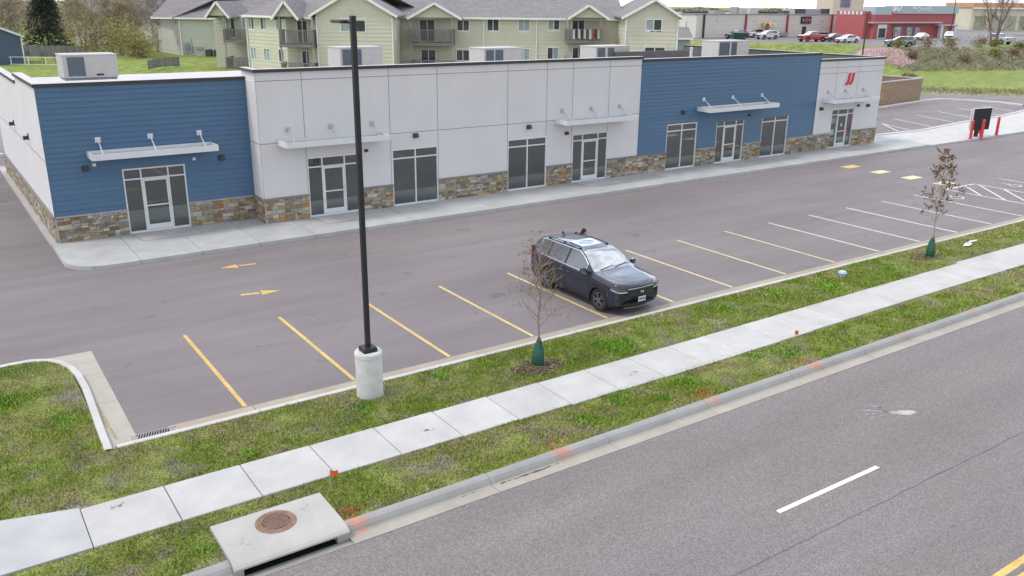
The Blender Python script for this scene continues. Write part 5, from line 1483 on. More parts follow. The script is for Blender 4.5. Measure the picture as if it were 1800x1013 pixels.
for x,w_,h_,c in ((1,5,.45,(.07,.06,.075)),(7,3,.7,(.35,.35,.36)),(14,1.2,1.1,(.45,.46,.47)),(16.5,2.2,1.4,(.5,.5,.5)),(20,5,.5,(.06,.055,.07)),(26,1.5,.8,(.1,.1,.1)),(27.5,1.6,1.1,(.55,.57,.58)),(29.5,3.4,1.2,(.07,.09,.11)),(33,5.5,1.15,(.36,.35,.37)),(38.5,1,1.3,(.06,.06,.06)),(12.3,.6,1.6,(.3,.3,.3))):
    mb.box(x,x+w_,2+.3*w_,4+.3*w_,4.5,4.5+h_*.8,c)
mb.build('roof_plant',vc,t)
mb=MB()
for x in (5,15,20.5,34.5): mb.box(x,x+.5,-.15,-.05,3.1,3.3)
mb.build('wall_light',alug,t)
mb=MB();mb.box(18.6,19.0,-.2,-.05,0,1.9,(.1,.1,.1));mb.box(20,24,-1.1,-1.0,.2,.9,(.3,.3,.32));mb.box(39.2,41,-.2,-.055,.8,3.2,(.5,.52,.5));mb.build('gate',vc,t)
# red restaurant
t=empty('red_restaurant',(152.9,89.8,3),R(-5),'red brick restaurant with a grey metal crown, white lettering and big windows','building')
brick=mat('red_brick',(.42,.115,.12),.85,var=.1,scale=2,speck=.1,speckscale=4)
crown=mat('crown_metal',(.38,.47,.53),.45,var=.05,scale=.5)
mb=MB();mb.box(0,28.4,0,7,-1,5.2);mb.build('wall',brick,t)
mb=MB();mb.box(1.7,6.6,-1.0,2,4.6,6.1);mb.box(9.4,28.7,-.3,3,4.9,6.35);mb.build('parapet_band',crown,t)
mb=MB();mb.box(1.7,6.6,-1.0,2,-1,4.6);mb.build('entry_block',brick,t)
mb=MB();mb.box(1.0,22.5,-1.4,-.02,2.95,3.2);mb.box(21.5,27.5,-1.6,-.02,2.4,2.65);mb.box(8,28.7,-.34,-.3,4.8,5.0);mb.build('awning',alug,t)
for x in (3.0,):
    mb=MB();mb.box(x,x+2.6,-1.08,-1.0,0,2.7);d_=mb.build('entrance',alu,t);mb=MB();mb.box(x+.3,x+2.3,-1.12,-1.08,.2,2.0);mb.build('pane',winglass,d_)
for x0,x1 in ((9,11.4),(13,14.8),(15.6,17.2)):
    y=-.06 if x0>0 else 2.94
    mb=MB();mb.box(x0-.1,x1+.1,y,y+.05,.1,2.3);w_=mb.build('window',dark,t);mb=MB();mb.box(x0,x1,y-.03,y-.001,.2,2.2);mb.build('pane',mat('sky_glass',(.30,.38,.42),.15,var=.6,scale=.8),w_)
mb=MB()
for x in (9.3,13.3,15.9,16.6):
    mb=MB()
    for k in range(3): mb.box(x+k*.4,x+k*.4+.401,-.12,-.1,.2+.1*k,.9+.3*k,(.65,.65,.62) if k%2 else (.45,.2,.12))
    mb.build('window_poster',vc,t)
mb=MB();mb.box(22.2,22.8,-1.5,-.9,-1,2.4);mb.build('column',alu,t);mb=MB();mb.box(26.6,27.2,-1.5,-.9,-1,2.4);mb.build('column',alu,t)
mb=MB();mb.box(23.2,26.4,-.04,-.01,0,2.4,(.42,.42,.22))
mb.build('side_recess',vc,t)
def text_mesh(s,size,ext,m,parent,loc,name):
    cu=bpy.data.curves.new(name,'FONT');cu.body=s;cu.size=size;cu.extrude=ext
    o=bpy.data.objects.new('tmp',cu);COL.objects.link(o)
    bpy.context.view_layer.update()
    me=bpy.data.meshes.new_from_object(o.evaluated_get(bpy.context.evaluated_depsgraph_get()))
    bpy.data.objects.remove(o)
    me.materials.clear();me.materials.append(m)
    q=bpy.data.objects.new(name,me);COL.objects.link(q);q.parent=parent;q.location=loc;q.rotation_euler=(R(90),0,0);me.name=name
    return q
text_mesh("McDonald's",1.35,.04,white,t,(13.6,-.36,5.25),'sign_lettering')
text_mesh("WELCOME",.85,.03,white,t,(-3.9,2.9,4.72),'sign_lettering') if False else None
mb=MB()
for k in range(6): mb.box(-.08,-.02,.6+k*1.0,1.2+k*1.0,4.55,5.15,(.65,.65,.64))
mb.build('parapet_letters',vc,t)
# drooping white banner on the crown
mb=MB()
pts=[(6.9,4.95),(7.6,5.5),(8.4,5.2),(9.2,5.75),(9.6,6.35),(9.2,6.2),(8.9,5.7),(8.2,5.7),(7.6,5.95)]
xz_prism(mb,pts,-1.1,-1.0,(.68,.68,.68));mb.build('banner',vc,t)
# tan tower and storefront building far behind
tw=mat('tan_plaster',(.58,.51,.41),.85,var=.05,scale=.2)
p=VP(0,300)
def far_box(name,lat0,lat1,d,dep,z0,z1,m,label):
    q=VP(lat0,d);t=empty(name,(q.x,q.y,z0),-YAW,label,'building');w=lat1-lat0
    mb=MB();mb.box(0,w,0,dep,0,z1-z0);mb.build('wall',m,t);return t,w
t,w_=far_box('tan_hall',88.5,97,252,14,2.9,14,tw,'tan block of a tall hall rising behind the grey clad roof')
mb=MB();mb.box(2.0,4.6,-.2,-.01,6.0,9.0);mb.build('window',mat('mauve_glass',(.16,.16,.24),.2,var=.4,scale=.5),t)
t,w_=far_box('striped_store',132.5,175,262,16,2.9,9.3,mat('pale_store',(.62,.58,.47),.85,var=.08,scale=.3),'low shop building with an orange roof band behind the bare roadside trees')
mb=MB();mb.box(-.3,w_*.62,-.8,16,6.3,7.6);mb.build('orange_band',mat('orange_band',(.55,.30,.17),.7,var=.12,scale=.4),t)
mb=MB();mb.box(-.3,w_*.62,-.9,-.81,5.9,6.3);mb.build('pale_band',white,t)
mb=MB();mb.box(w_*.63,w_+.2,-.3,16,6.1,7.2);mb.build('grey_band',mat('band_grey',(.2,.19,.2),.7,var=.1),t)
for k in range(9):
    mb=MB();mb.box(1+k*4.4,4.4+k*4.4,-.1,-.01,.2,4.0);mb.build('window',mat('pale_panel',(.36,.36,.27),.6,var=.2) if k%3 else mat('green_panel',(.30,.32,.22),.6,var=.2),t)
# far lot pavement
mb=MB();poly=[(100,112),(108.8,97.5),(121,83.5),(129.5,74.5),(123.5,66.0),(139,60.5),(157,63.5),(260,91),(420,160),(400,420),(150,400)]
mb.prism(poly,2.6,2.955);o=mb.build('far_lot',mat('far_asphalt',(.20,.185,.19),.9,var=.12,scale=.1,detail=6));tag(o,'raised far parking lot before the clad hall and red restaurant','parking lot',kind='structure')
mb=MB();mb.box(0,60,0,8,0,.02);q=VP(118,205,2.95);o=mb.build('verge',groundm);
o.location=(q.x,q.y,2.97);o.rotation_euler=(0,0,-YAW);tag(o,'green verge between the far road and the orange banded shops','verge',kind='structure')
at_=o.data.color_attributes.new('Col','FLOAT_COLOR','POINT');at_.data.foreach_set('color',[.09,.16,.05,1.]*len(o.data.vertices))
def dumpster(x,y,h,w,label,col):
    t=empty('dumpster',(x,y,FARZ),R(h),label,'dumpster');m=mat('dump_'+str(col[1]),col,.6,var=.15,scale=3)
    mb=MB();mb.mesh([(-w/2,-.7,0.1),(w/2,-.7,.1),(w/2,.8,.1),(-w/2,.8,.1),(-w/2-.05,-.9,1.35),(w/2+.05,-.9,1.35),(w/2+.05,.9,1.6),(-w/2-.05,.9,1.6)],[(0,3,2,1),(0,1,5,4),(1,2,6,5),(2,3,7,6),(3,0,4,7)])
    k=-w/2+.3
    while k<w/2: mb.bar((k,-.76,.15),(k,-.93,1.33),.08,.06);k+=.5
    mb.build('bin_body',m,t);mb=MB();mb.mesh([(-w/2-.06,-.95,1.36),(w/2+.06,-.95,1.36),(w/2+.06,.95,1.64),(-w/2-.06,.95,1.64),(-w/2-.06,-.95,1.42),(w/2+.06,-.95,1.42),(w/2+.06,.95,1.7),(-w/2-.06,.95,1.7)],[(4,5,6,7),(0,1,5,4),(1,2,6,5),(2,3,7,6),(3,0,4,7)]);mb.build('lid',black,t)
dumpster(119.3,92.0,-35,2.0,'dark green dumpster beside the teal suv at the lot edge',(.03,.075,.065))
dumpster(138.5,88.5,-35,1.6,'small dark dumpster behind the maroon sedan by the hall',(.03,.035,.035))
# yellow palm ornament
t=empty('palm_ornament',(139,102.0,2.95),0,'yellow metal palm tree ornament with an orange trunk','palm ornament')
mb=MB();mb.tube([(0,0,0),(.1,0,1.2),(.15,0,2.6)],[.32,.28,.3],8);mb.build('trunk',mat('orange_trunk',(.55,.16,.05),.6,var=.3,scale=2),t)
mb=MB()
for k in range(11):
    a=2*math.pi*k/11;pr=None
    for i in range(6):
        f=i/5;r_=2.3*f;z=2.7+.7*f-1.1*f*f;c=Vector((.15+r_*math.cos(a),r_*math.sin(a),z));w_=.32*(1-f*.75);n=Vector((-math.sin(a),math.cos(a),0))*w_
        if pr: mb.face([pr[0]-pr[1],c-n,c+n,pr[0]+pr[1]],cvar((.55,.36,.05),.25))
        pr=(c,n)
mb.build('fronds',vc,t)
# small hut beyond the gable
house('grey_house',22.5,140,5,8,3.2,4.6,(.28,.31,.36),mat('slate_siding',(.3,.3,.35),.7,attr=True,var=.05),'small grey house half hidden past the apartment gable',False)
# far light poles
def lamp(x,y,z,h,label,w=.12,arm=True):
    t=empty('street_lamp',(x,y,z),0,label,'street lamp');mb=MB();mb.tube([(0,0,0),(0,0,h)],[w,w*.7],8);mb.build('pole',dark,t)
    if arm: mb=MB();mb.box(-.9,.1,-.15,.15,h,h+.12);mb.build('lamp_head',dark,t)
lamp(109.3,59.5,1.3,6.6,'dark lamp post rising from the bank behind the mall corner')
lamp(172,82.6,2.9,9.5,'tall thin lamp post in front of the restaurant column',.1)
lamp(98.5,84.5,1.9,4.6,'thin grey post on the bank beside the apartment gable',.06,False)
lamp(165,128,3,9,'thin utility pole behind the clad hall',.1)
# ------------------------------------------------------------------ trees
def limb(mb,p,d,L,r,lv,tips,rg,up=.25,wob=.25,spread=.7,kids_=(3,4),minr=.01,seg=3,sides=5,col=(1,1,1),droop=0.):
    pts=[p];q=p;dd=d.normalized();rs=[r]
    for k in range(seg):
        dd=(dd+Vector((rg.uniform(-wob,wob),rg.uniform(-wob,wob),rg.uniform(-wob,wob)+up*.3-droop))*.5).normalized()
        q=q+dd*L/seg;pts.append(q);rs.append(max(minr*.6,r*(1-.55*(k+1)/seg)))
    mb.tube(pts,rs,sides if r>.03 else 3,col,cap=False)
    if lv==0: tips.append((pts[0],pts[-1]));return
    for k in range(rg.randint(*kids_)):
        t=rg.uniform(.35,1.0);i=min(int(t*seg),seg-1);b=pts[i].lerp(pts[i+1],t*seg-i)
        a=dd.orthogonal().normalized();a=Matrix.Rotation(rg.uniform(0,6.28),3,dd)@a
        nd=(dd*(1-spread*.5)+a*spread+Vector((0,0,up))).normalized()
        limb(mb,b,nd,L*rg.uniform(.5,.75),max(minr,rs[i]*.6),lv-1,tips,rg,up,wob,spread,kids_,minr,max(2,seg-1),sides,col,droop)
def leaves(mb,tips,n,size,cols,rg,sp=.3,flat=False):
    for k in range(n):
        a,b=rg.choice(tips);p=a.lerp(b,rg.uniform(.1,1.05))+Vector((rg.gauss(0,sp),rg.gauss(0,sp),rg.gauss(0,sp)))
        s=size*rg.uniform(.6,1.4);u=Vector((rg.uniform(-1,1),rg.uniform(-1,1),rg.uniform(-1,1))).normalized();v=u.orthogonal().normalized()
        v=Matrix.Rotation(rg.uniform(0,6.28),3,u)@v;w=u.cross(v)
        c=rg.choice(cols);ff=rg.uniform(.7,1.3);c=tuple(t*ff for t in c)
        mb.face([p-v*s,p+w*s*.5,p+v*s,p-w*s*.5],c)
def sapling(x,y,z,H,label,seed,cols,nl,size,radius,bk,first,dens):
    rg=random.Random(seed);t=empty('sapling_tree',(x,y,z),0,label,'young tree')
    mb=MB();tips=[]
    N=9;pts=[Vector((.02*math.sin(k*1.3),.02*math.cos(k*1.7),H*k/N)) for k in range(N+1)]
    rs=[.032*(1-.85*k/N)+.004 for k in range(N+1)];mb.tube(pts,rs,7)
    mb.build('trunk',bk,t,smooth=0)
    mb=MB()
    for k in range(dens):
        f=first+(1-first)*(k+rg.random())/dens
        i=min(int(f*N),N-1);b=pts[i].lerp(pts[i+1],f*N-i);a=k*2.4+rg.uniform(-.4,.4)
        L=radius*(1.15-f*.75)*rg.uniform(.7,1.15)
        limb(mb,b,Vector((math.cos(a),math.sin(a),rg.uniform(.7,1.7))),L,.014,2,tips,rg,.22,.2,.75,(2,3),.0055,3,4)
    mb.build('branches',bk,t)
    mb=MB();leaves(mb,tips,nl,size,cols,rg,.018);mb.build('leaves',leafm,t)
bk1=mat('sapling_bark',(.27,.21,.19),.85,var=.25,scale=30);bk2=mat('pale_bark',(.34,.29,.27),.85,var=.25,scale=30)
sapling(7.05,-1.87,.08,3.05,'thin budding sapling with bare twigs in front of the parked car',4,[(.17,.17,.04),(.22,.16,.05),(.13,.10,.05),(.20,.09,.05)],800,.022,.95,bk1,.33,28)
sapling(25.42,-1.6,.08,3.75,'young tree with rust brown leaves beside the white stall lines',9,[(.22,.12,.07),(.17,.10,.06),(.27,.15,.07),(.13,.085,.06)],1500,.038,.78,bk2,.34,28)

def big_tree(name,lat,d,H,label,seed,bkm,cols,nl,size,rad,cat='tree',levels=3,group='bare trees behind the mall',spr=.7,multi=1,sp=.35,r0=.16,up=.35,minr=.022,tw=2000,twc=((.36,.29,.23),(.43,.36,.285),(.30,.245,.205))):
    rg=random.Random(seed);p=at(lat,d);t=empty(name,p,rg.uniform(0,6),label,cat,group)
    mb=MB();tips=[]
    for m in range(multi):
        a=rg.uniform(0,6.28);d0=Vector((.22*math.cos(a),.22*math.sin(a),1)) if multi>1 else Vector((rg.uniform(-.05,.05),rg.uniform(-.05,.05),1))
        hh=H*rg.uniform(.45,.6)
        N=5;q=Vector((.25*math.cos(a),.25*math.sin(a),-.2)) if multi>1 else Vector((0,0,-.2));pts=[q];dd=d0.normalized();rs=[r0]
        for k in range(N):
            dd=(dd+Vector((rg.uniform(-.12,.12),rg.uniform(-.12,.12),.1))).normalized();q=q+dd*H*.86/N;pts.append(q);rs.append(r0*(1-.8*(k+1)/N)+.01)
        mb.tube(pts,rs,7)
        nb=16 if multi==1 else 10
        for k in range(nb):
            f=.22+.78*(k+rg.random())/nb;i=min(int(f*N),N-1);b=pts[i].lerp(pts[i+1],f*N-i);a=k*2.4+rg.uniform(-.5,.5)
            limb(mb,b,Vector((math.cos(a),math.sin(a),rg.uniform(.3,1.1))),rad*(1.2-.75*f)*rg.uniform(.7,1.15),max(.03,rs[i]*.5),levels-1,tips,rg,up,.3,spr,(3,4),minr,3,4)
    mb.build('trunk',bkm,t)
    if nl:
        mb=MB();leaves(mb,tips,nl,size,cols,rg,sp)
        for k in range(tw):
            a,b=rg.choice(tips);q=a.lerp(b,rg.uniform(.2,1.1))+Vector((rg.gauss(0,.3),rg.gauss(0,.3),rg.gauss(0,.3)))
            d0=((b-a).normalized()+Vector((rg.uniform(-.7,.7),rg.uniform(-.7,.7),rg.uniform(-.2,.9)))).normalized()*rg.uniform(.4,1.1);w=d0.orthogonal().normalized()*rg.uniform(.012,.03)
            mb.face([q-w,q+w,q+d0],cvar(rg.choice(twc),.3))
        mb.build('crown',leafm,t)
    return t
bkg=mat('grey_bark',(.20,.165,.15),.9,var=.25,scale=2);bkt=mat('tan_bark',(.30,.225,.17),.9,var=.25,scale=2);bkb=mat('birch_bark',(.46,.43,.40),.85,var=.35,scale=2)
olive=[(.24,.22,.09),(.25,.22,.06),(.17,.15,.05)];tanl=[(.25,.185,.12),(.21,.155,.11),(.29,.22,.15)];redl=[(.20,.12,.10),(.25,.155,.13),(.17,.11,.09)];yel=[(.26,.23,.06),(.22,.20,.06),(.20,.16,.07)]
TR=[ # px lateral fraction , D , H, bark, leaves, n, size, rad, label
 (-86.5,150,9.0,bkg,redl,900,.12,3.2,'reddish bare tree leaning over the blue house roof'),
 (-85.5,152,11.5,bkt,tanl,900,.12,3.0,'tan bare tree between the blue house and the conifer'),
 (-94,178,13,bkg,olive,1000,.14,3.6,'olive budding tree above the blue house'),
 (-72.8,150,11,bkg,tanl,500,.11,2.8,'grey bare tree right beside the dark conifer'),
 (-68.5,152,12.5,bkt,tanl,600,.11,3.0,'bare tree before the white house wall'),
 (-62.5,146,11.0,bkt,tanl,900,.12,2.8,'tan twiggy tree in front of the tan house'),
 (-60,124,9.2,bkt,yel,1500,.11,3.0,'yellow budding tree behind the lone rooftop unit'),
 (-56.0,127,8.0,bkt,yel,1300,.11,2.8,'low yellow green tree at the end of the apartment lawn'),
 (-56.5,150,12.5,bkt,tanl,900,.12,2.9,'orange brown bare tree before the apartment end wall'),
 (-53.5,133,11.5,bkb,tanl,350,.10,2.5,'slim pale birch close to the apartment end wall'),
 (-51.3,128,10.5,bkb,redl,300,.09,2.3,'twin of pale birch stems nearest the apartment siding'),
]
for i,(a,d,h,b,c,n,s,r_,lab) in enumerate(TR): big_tree('bare_tree',a,d,h,lab,20+i,b,c,n,s,r_,levels=3)
big_tree('bare_tree',73.5*1.09,150,10.5,'bare forked roadside tree nearer the red restaurant',51,bkg,olive,220,.11,2.6,multi=3,group='bare roadside trees on the far slope',r0=.17,tw=500,spr=.5,up=.5)
big_tree('bare_tree',87.0,150,11,'bare many stemmed roadside tree at the picture edge',52,bkg,tanl,160,.11,2.9,multi=4,group='bare roadside trees on the far slope',r0=.18,tw=500,spr=.5,up=.5)
# conifer
def conifer(lat,d,H,rad,label,seed,name='conifer_tree',n=5200,cols=((.035,.05,.033),(.05,.062,.045),(.028,.04,.03),(.07,.072,.06))):
    rg=random.Random(seed);t=empty(name,at(lat,d),0,label,'conifer')
    mb=MB();mb.tube([(0,0,0),(0,0,H)],[.22*H/12,.02],7);mb.build('trunk',bkg,t)
    mb=MB();k=0;nb=int(n/40)
    for b in range(nb):
        f=(b/nb)**.85;z=H*(.06+.92*f);a=b*2.4+rg.uniform(-.3,.3);L=rad*(1-f)**.8*rg.uniform(.75,1.15)+.15
        d_=Vector((math.cos(a),math.sin(a),0))
        for i in range(40):
            u=rg.random()**.7;p=d_*L*u+Vector((0,0,z-.25*L*u*u+.1*L*u))+Vector((rg.gauss(0,.1*L*.6),rg.gauss(0,.1*L*.6),rg.gauss(0,.12)))
            s=rg.uniform(.14,.34)*H/12+.03;dr=(d_+Vector((rg.uniform(-.6,.6),rg.uniform(-.6,.6),rg.uniform(-.7,.1)))).normalized();w=dr.orthogonal().normalized()*s*.32
            mb.face([p-w,p+dr*s,p+w],cvar(rg.choice(cols),.3))
    mb.build('crown',leafm,t)
conifer(-81.5,156,12.5,4.6,'broad dark conifer behind the board fence',77,n=16000,cols=((.04,.054,.04),(.055,.066,.052),(.032,.045,.035),(.075,.075,.062)))
for i,(lat,d) in enumerate(((-71.0,129.5),(-69.1,130),(-66.9,129))):
    conifer(lat,d,1.9-.2*i,.6,['small dark arborvitae nearest the blue house corner','small dark arborvitae in the middle of the white rail','small dark arborvitae next to the lone rooftop unit'][i],80+i,'arborvitae_shrub',600,((.02,.045,.03),(.03,.06,.04)))
# shrubs on the far bank
def shrub(x,y,h,r_,cols,label,seed,n=420,tw=16):
    rg=random.Random(seed);t=empty('bank_shrub',(x,y,height(x,y)-.05),0,label,'shrub','shrubs on the far bank' if seed<400 else 'budding shrubs left of the apartments')
    mb=MB();tips=[]
    for k in range(tw):
        a=rg.uniform(0,6.28);limb(mb,Vector((rg.uniform(-.3,.3)*r_,rg.uniform(-.3,.3)*r_,0)),Vector((math.cos(a)*.6,math.sin(a)*.6,1)),h*.6,.03,1,tips,rg,.2,.3,.8,(2,3),.015,2,3)
    mb.build('stems',bkt,t);mb=MB();leaves(mb,tips,n,.12,cols,rg,.22*r_);mb.build('leaves',leafm,t)
SH=[(123.5,63.2,1.6,1.1,olive,'olive shrub at the lot corner by the pale blue suv'),(128,61.2,1.9,1.6,tanl,'tan bush below the white sedan hidden in the brush'),(133,60.0,2.0,1.7,olive,'olive bush right of the tan one on the bank top'),(139,58.8,2.1,1.6,tanl,'brown bush below the restaurant corner column'),(145,59.2,1.5,1.2,yel,'yellow green bush at the first roadside tree'),(151,58.3,.9,1.6,[(.10,.13,.05),(.12,.15,.05)],'green thicket between the roadside trees'),(157,58.6,.9,1.8,[(.10,.15,.08),(.12,.17,.09)],'dark green thicket at the second roadside tree'),(163,59.4,1.0,1.8,[(.10,.15,.08),(.13,.17,.09)],'dark green thicket past the second roadside tree'),(122.0,59.5,1.0,1.,redl,'low reddish bush on the stony strip'),(130,55.8,1.1,1.2,tanl,'low dry bush at the foot of the bank, nearer the mall'),(137,54.8,1.1,1.3,olive,'low olive bush at the foot of the bank'),(144,55.3,1.2,1.3,tanl,'low dry bush at the foot of the bank under the trees'),(151,56,1.2,1.4,olive,'low olive bush at the foot of the bank, nearer the picture edge'),(97.5,44.6,1.9,.5,tanl,'thin dry weed stalks behind the bin enclosure')]
for i,(x,y,h,r_,c,l) in enumerate(SH): shrub(x,y,h,r_,c,l,300+i)
YG=[(.30,.28,.08),(.26,.25,.07),(.34,.30,.12),(.24,.21,.11)]
for i,(la,d,h,r_,lab) in enumerate(((-57.5,124,6.0,2.6,'tall yellow green budding shrub behind the lone rooftop unit'),(-53.5,121,6.5,2.6,'yellow green budding shrub in the middle of the clump left of the apartment lawn'),(-50.2,117,5.0,2.3,'yellow green budding shrub at the lawn corner, taller of two'),(-47.6,113.5,3.6,2.0,'low yellow green shrub where the lawn meets the mall roof'))):
    p=VP(la,d); shrub(p.x,p.y,h,r_,YG,lab,400+i,1500,46)
# dry brush on the bank, uncountable
rg=random.Random(5);mb=MB()
for k in range(16000):
    x=rg.uniform(117,172);y=rg.uniform(50.5,64)
    z=height(x,y)
    if z<-.05 or z>(2.9 if x<135 else 2.35): continue
    if 118<x<123.5 and y>58.5 and rg.random()<.8: continue
    h=rg.uniform(.12,.5);a=rg.uniform(0,6.28);w=rg.uniform(.03,.09);dx,dy=math.cos(a)*w,math.sin(a)*w
    lx,ly=rg.gauss(0,.25),rg.gauss(0,.25)
    c=rg.choice([(.34,.30,.22),(.28,.245,.19),(.42,.38,.31),(.23,.25,.12),(.27,.235,.19)])
    mb.face([(x-dx,y-dy,z),(x+dx,y+dy,z),(x+lx,y+ly,z+h)],cvar(c,.3))
# dry strip by the access road
for k in range(5000):
    t_=rg.random();x=88+28*t_+rg.uniform(0,6);y=37.5-22*t_*1.15+rg.uniform(-2,6)
    if (x-86.4)*.77+(y-35.8)*.64<1.0: continue
    z=height(x,y);h=rg.uniform(.08,.3);a=rg.uniform(0,6.28);w=rg.uniform(.02,.06);dx,dy=math.cos(a)*w,math.sin(a)*w
    c=rg.choice([(.27,.24,.17),(.22,.19,.14),(.13,.16,.06),(.32,.29,.22)])
    mb.face([(x-dx,y-dy,z),(x+dx,y+dy,z),(x+rg.gauss(0,.1),y+rg.gauss(0,.1),z+h)],c)
o=mb.build('undergrowth',leafm);tag(o,'dry brush and weeds on the far bank and road verge','undergrowth',kind='stuff')
# stones on the corner strip
mb=MB()
for k in range(2600):
    x=rg.uniform(117.5,122.8);y=rg.uniform(58.5,66.5);z=height(x,y)
    if z<.35 or z>2.85: continue
    s=rg.uniform(.05,.16);c=rg.choice([(.50,.33,.34),(.42,.26,.27),(.55,.46,.44),(.36,.24,.24)])
    p=[(x+s*math.cos(q)*rg.uniform(.7,1.2),y+s*math.sin(q)*rg.uniform(.7,1.2)) for q in (0,1.3,2.5,3.8,5.1)]
    mb.mesh([(a,b,z-.02) for a,b in p]+[(x,y,z+s*.9)],[(i,(i+1)%5,5) for i in range(5)],c)
o=mb.build('stones',leafm);tag(o,'pinkish landscaping stones on the bank below the pale blue suv','stones',kind='stuff')
# far tree line on the horizon: uncountable
rg=random.Random(8);mb=MB()
def ridge(l0,l1,d,h0,h1,n,cols,s0=.8,s1=2.2):
    for k in range(n):
        f=rg.random();lat=l0+(l1-l0)*f;dd=d+rg.uniform(0,40);p=VP(lat,dd)
        top=h0+(h1-h0)*(.5+.5*mnoise.noise(Vector((lat*.06,3,d))))+1.5*mnoise.noise(Vector((lat*.3,7,d)))
        z=height(p.x,p.y)+top*rg.random()**.6;s=rg.uniform(s0,s1);c=cvar(rg.choice(cols),.22)
        u=Vector((rg.uniform(-1,1),rg.uniform(-1,1),rg.uniform(-1,1))).normalized();v=u.orthogonal().normalized();w=u.cross(v)
        q=Vector((p.x,p.y,z));mb.face([q-v*s,q+w*s*.6,q+v*s,q-w*s*.6],c)
ridge(-200,-60,235,7,11,15000,[(.33,.31,.19),(.36,.31,.25),(.30,.27,.21),(.37,.35,.2)],.2,.6)  # distance haze is put into these pale greyed leaf colours
ridge(-100,-30,255,6,9.5,7000,[(.36,.31,.26),(.32,.28,.23),(.36,.33,.22)],.2,.6)
ridge(30,170,350,3.0,5.6,16000,[(.23,.235,.17),(.26,.245,.19),(.21,.22,.165),(.28,.27,.18)],.25,.7)
ridge(150,330,420,3.5,6.5,9000,[(.25,.25,.19),(.28,.26,.2)],.3,.8)
o=mb.build('treeline',leafm);tag(o,'hazy far tree line along the horizon','tree line',kind='stuff')
# ------------------------------------------------------------------ light, sky, camera
SUN=Vector((-.52,.15,.85)).normalized()
sun=bpy.data.lights.new('sun','SUN');sun.energy=1.3;sun.angle=R(12);sun.color=(1,.94,.86)
so=bpy.data.objects.new('sun',sun);COL.objects.link(so);so.rotation_euler=SUN.to_track_quat('Z','Y').to_euler()
w=bpy.data.worlds.new('World');scene.world=w;w.use_nodes=True
nt=w.node_tree;N=nt.nodes;L=nt.links
bg=N['Background']
sky=N.new('ShaderNodeTexSky');sky.sky_type='NISHITA';sky.sun_disc=False;sky.sun_elevation=math.asin(SUN.z);sky.sun_rotation=math.atan2(SUN.x,SUN.y)
sky.air_density=1.;sky.dust_density=2.
tc=N.new('ShaderNodeTexCoord');mp=N.new('ShaderNodeMapping');mp.inputs['Scale'].default_value=(1,1,2.6)
L.new(tc.outputs['Generated'],mp.inputs['Vector'])
nz=N.new('ShaderNodeTexNoise');nz.inputs['Scale'].default_value=2.2;nz.inputs['Detail'].default_value=7;nz.inputs['Roughness'].default_value=.55
L.new(mp.outputs['Vector'],nz.inputs['Vector'])
mr=N.new('ShaderNodeMapRange');L.new(nz.outputs['Fac'],mr.inputs['Value'])
for k,v in zip(('From Min','From Max','To Min','To Max'),(.36,.60,.35,1.)): mr.inputs[k].default_value=v
cl=N.new('ShaderNodeMix');cl.data_type='RGBA';L.new(mr.outputs['Result'],cl.inputs[0]);L.new(sky.outputs['Color'],cl.inputs[6]);cl.inputs[7].default_value=(7.0,7.25,7.75,1)
sx=N.new('ShaderNodeSeparateXYZ');L.new(tc.outputs['Generated'],sx.inputs[0])
hr=N.new('ShaderNodeMapRange');L.new(sx.outputs['Z'],hr.inputs['Value'])
for k,v in zip(('From Min','From Max','To Min','To Max'),(.0,.45,1.75,.92)): hr.inputs[k].default_value=v
hm=N.new('ShaderNodeMix');hm.data_type='RGBA';hm.blend_type='MULTIPLY';hm.inputs[0].default_value=1
L.new(cl.outputs[2],hm.inputs[6]);L.new(hr.outputs['Result'],hm.inputs[7])
n3=N.new('ShaderNodeTexNoise');n3.inputs['Scale'].default_value=5.;n3.inputs['Detail'].default_value=5;L.new(mp.outputs['Vector'],n3.inputs['Vector'])
r3=N.new('ShaderNodeMapRange');L.new(n3.outputs['Fac'],r3.inputs['Value'])
for k,v in zip(('From Min','From Max','To Min','To Max'),(.35,.65,.6,1.45)): r3.inputs[k].default_value=v
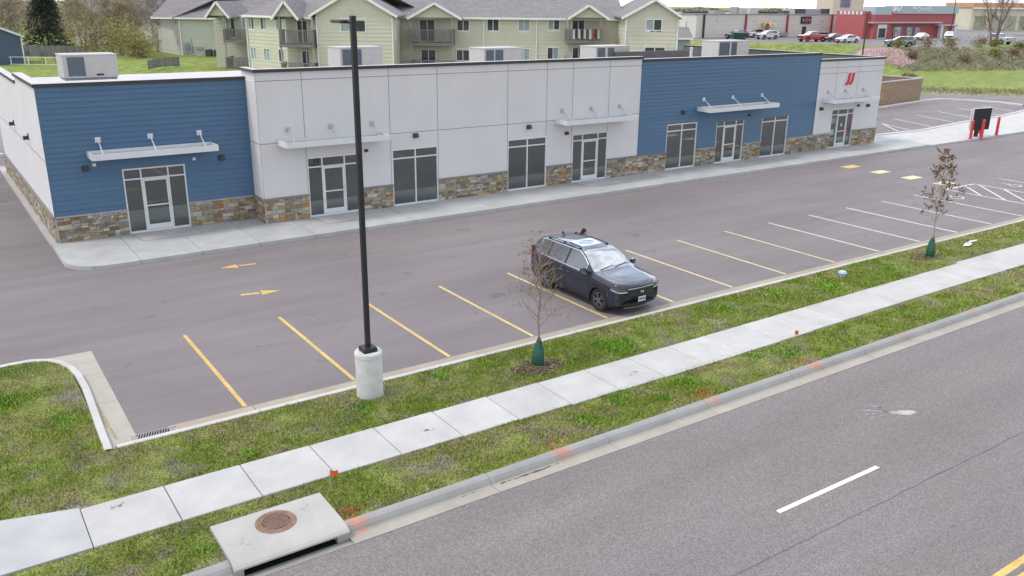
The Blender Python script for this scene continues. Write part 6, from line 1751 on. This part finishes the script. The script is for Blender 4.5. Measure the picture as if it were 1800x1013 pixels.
h3=N.new('ShaderNodeMix');h3.data_type='RGBA';h3.blend_type='MULTIPLY';h3.inputs[0].default_value=1
L.new(hm.outputs[2],h3.inputs[6]);L.new(r3.outputs['Result'],h3.inputs[7]);bd=Vector((.66,.42,.60)).normalized()  # brighter sky patch, added to whiten the car's bonnet and windscreen reflections
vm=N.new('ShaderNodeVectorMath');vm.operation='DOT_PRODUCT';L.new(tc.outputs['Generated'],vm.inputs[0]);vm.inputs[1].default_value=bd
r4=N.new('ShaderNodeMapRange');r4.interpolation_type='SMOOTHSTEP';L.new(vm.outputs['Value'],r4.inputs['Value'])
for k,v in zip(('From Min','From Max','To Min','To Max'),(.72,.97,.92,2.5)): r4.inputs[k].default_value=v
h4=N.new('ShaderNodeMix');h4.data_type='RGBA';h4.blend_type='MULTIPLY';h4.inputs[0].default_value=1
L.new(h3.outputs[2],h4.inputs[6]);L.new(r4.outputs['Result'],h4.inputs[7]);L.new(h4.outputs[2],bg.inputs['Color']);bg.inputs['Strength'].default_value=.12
cam=bpy.data.cameras.new('camera');co=bpy.data.objects.new('camera',cam);COL.objects.link(co)
cam.sensor_fit='HORIZONTAL';cam.sensor_width=36;cam.lens=1510.647/1800*36;cam.clip_start=.1;cam.clip_end=8000
P_,Rl=.319627,.010253
fwd=Vector((math.sin(YAW)*math.cos(P_),math.cos(YAW)*math.cos(P_),-math.sin(P_)));rt=Vector((math.cos(YAW),-math.sin(YAW),0));upv=rt.cross(fwd)
r2=rt*math.cos(Rl)+upv*math.sin(Rl);u2=-rt*math.sin(Rl)+upv*math.cos(Rl)
co.matrix_world=Matrix(((r2.x,u2.x,-fwd.x,CAM.x),(r2.y,u2.y,-fwd.y,CAM.y),(r2.z,u2.z,-fwd.z,CAM.z),(0,0,0,1)))
scene.camera=co
scene.render.engine='CYCLES'
scene.view_settings.view_transform='Standard';scene.view_settings.look='None';scene.view_settings.exposure=.5;scene.view_settings.gamma=1
scene.cycles.use_denoising=True
scene.cycles.max_bounces=6;scene.cycles.diffuse_bounces=3;scene.cycles.glossy_bounces=3
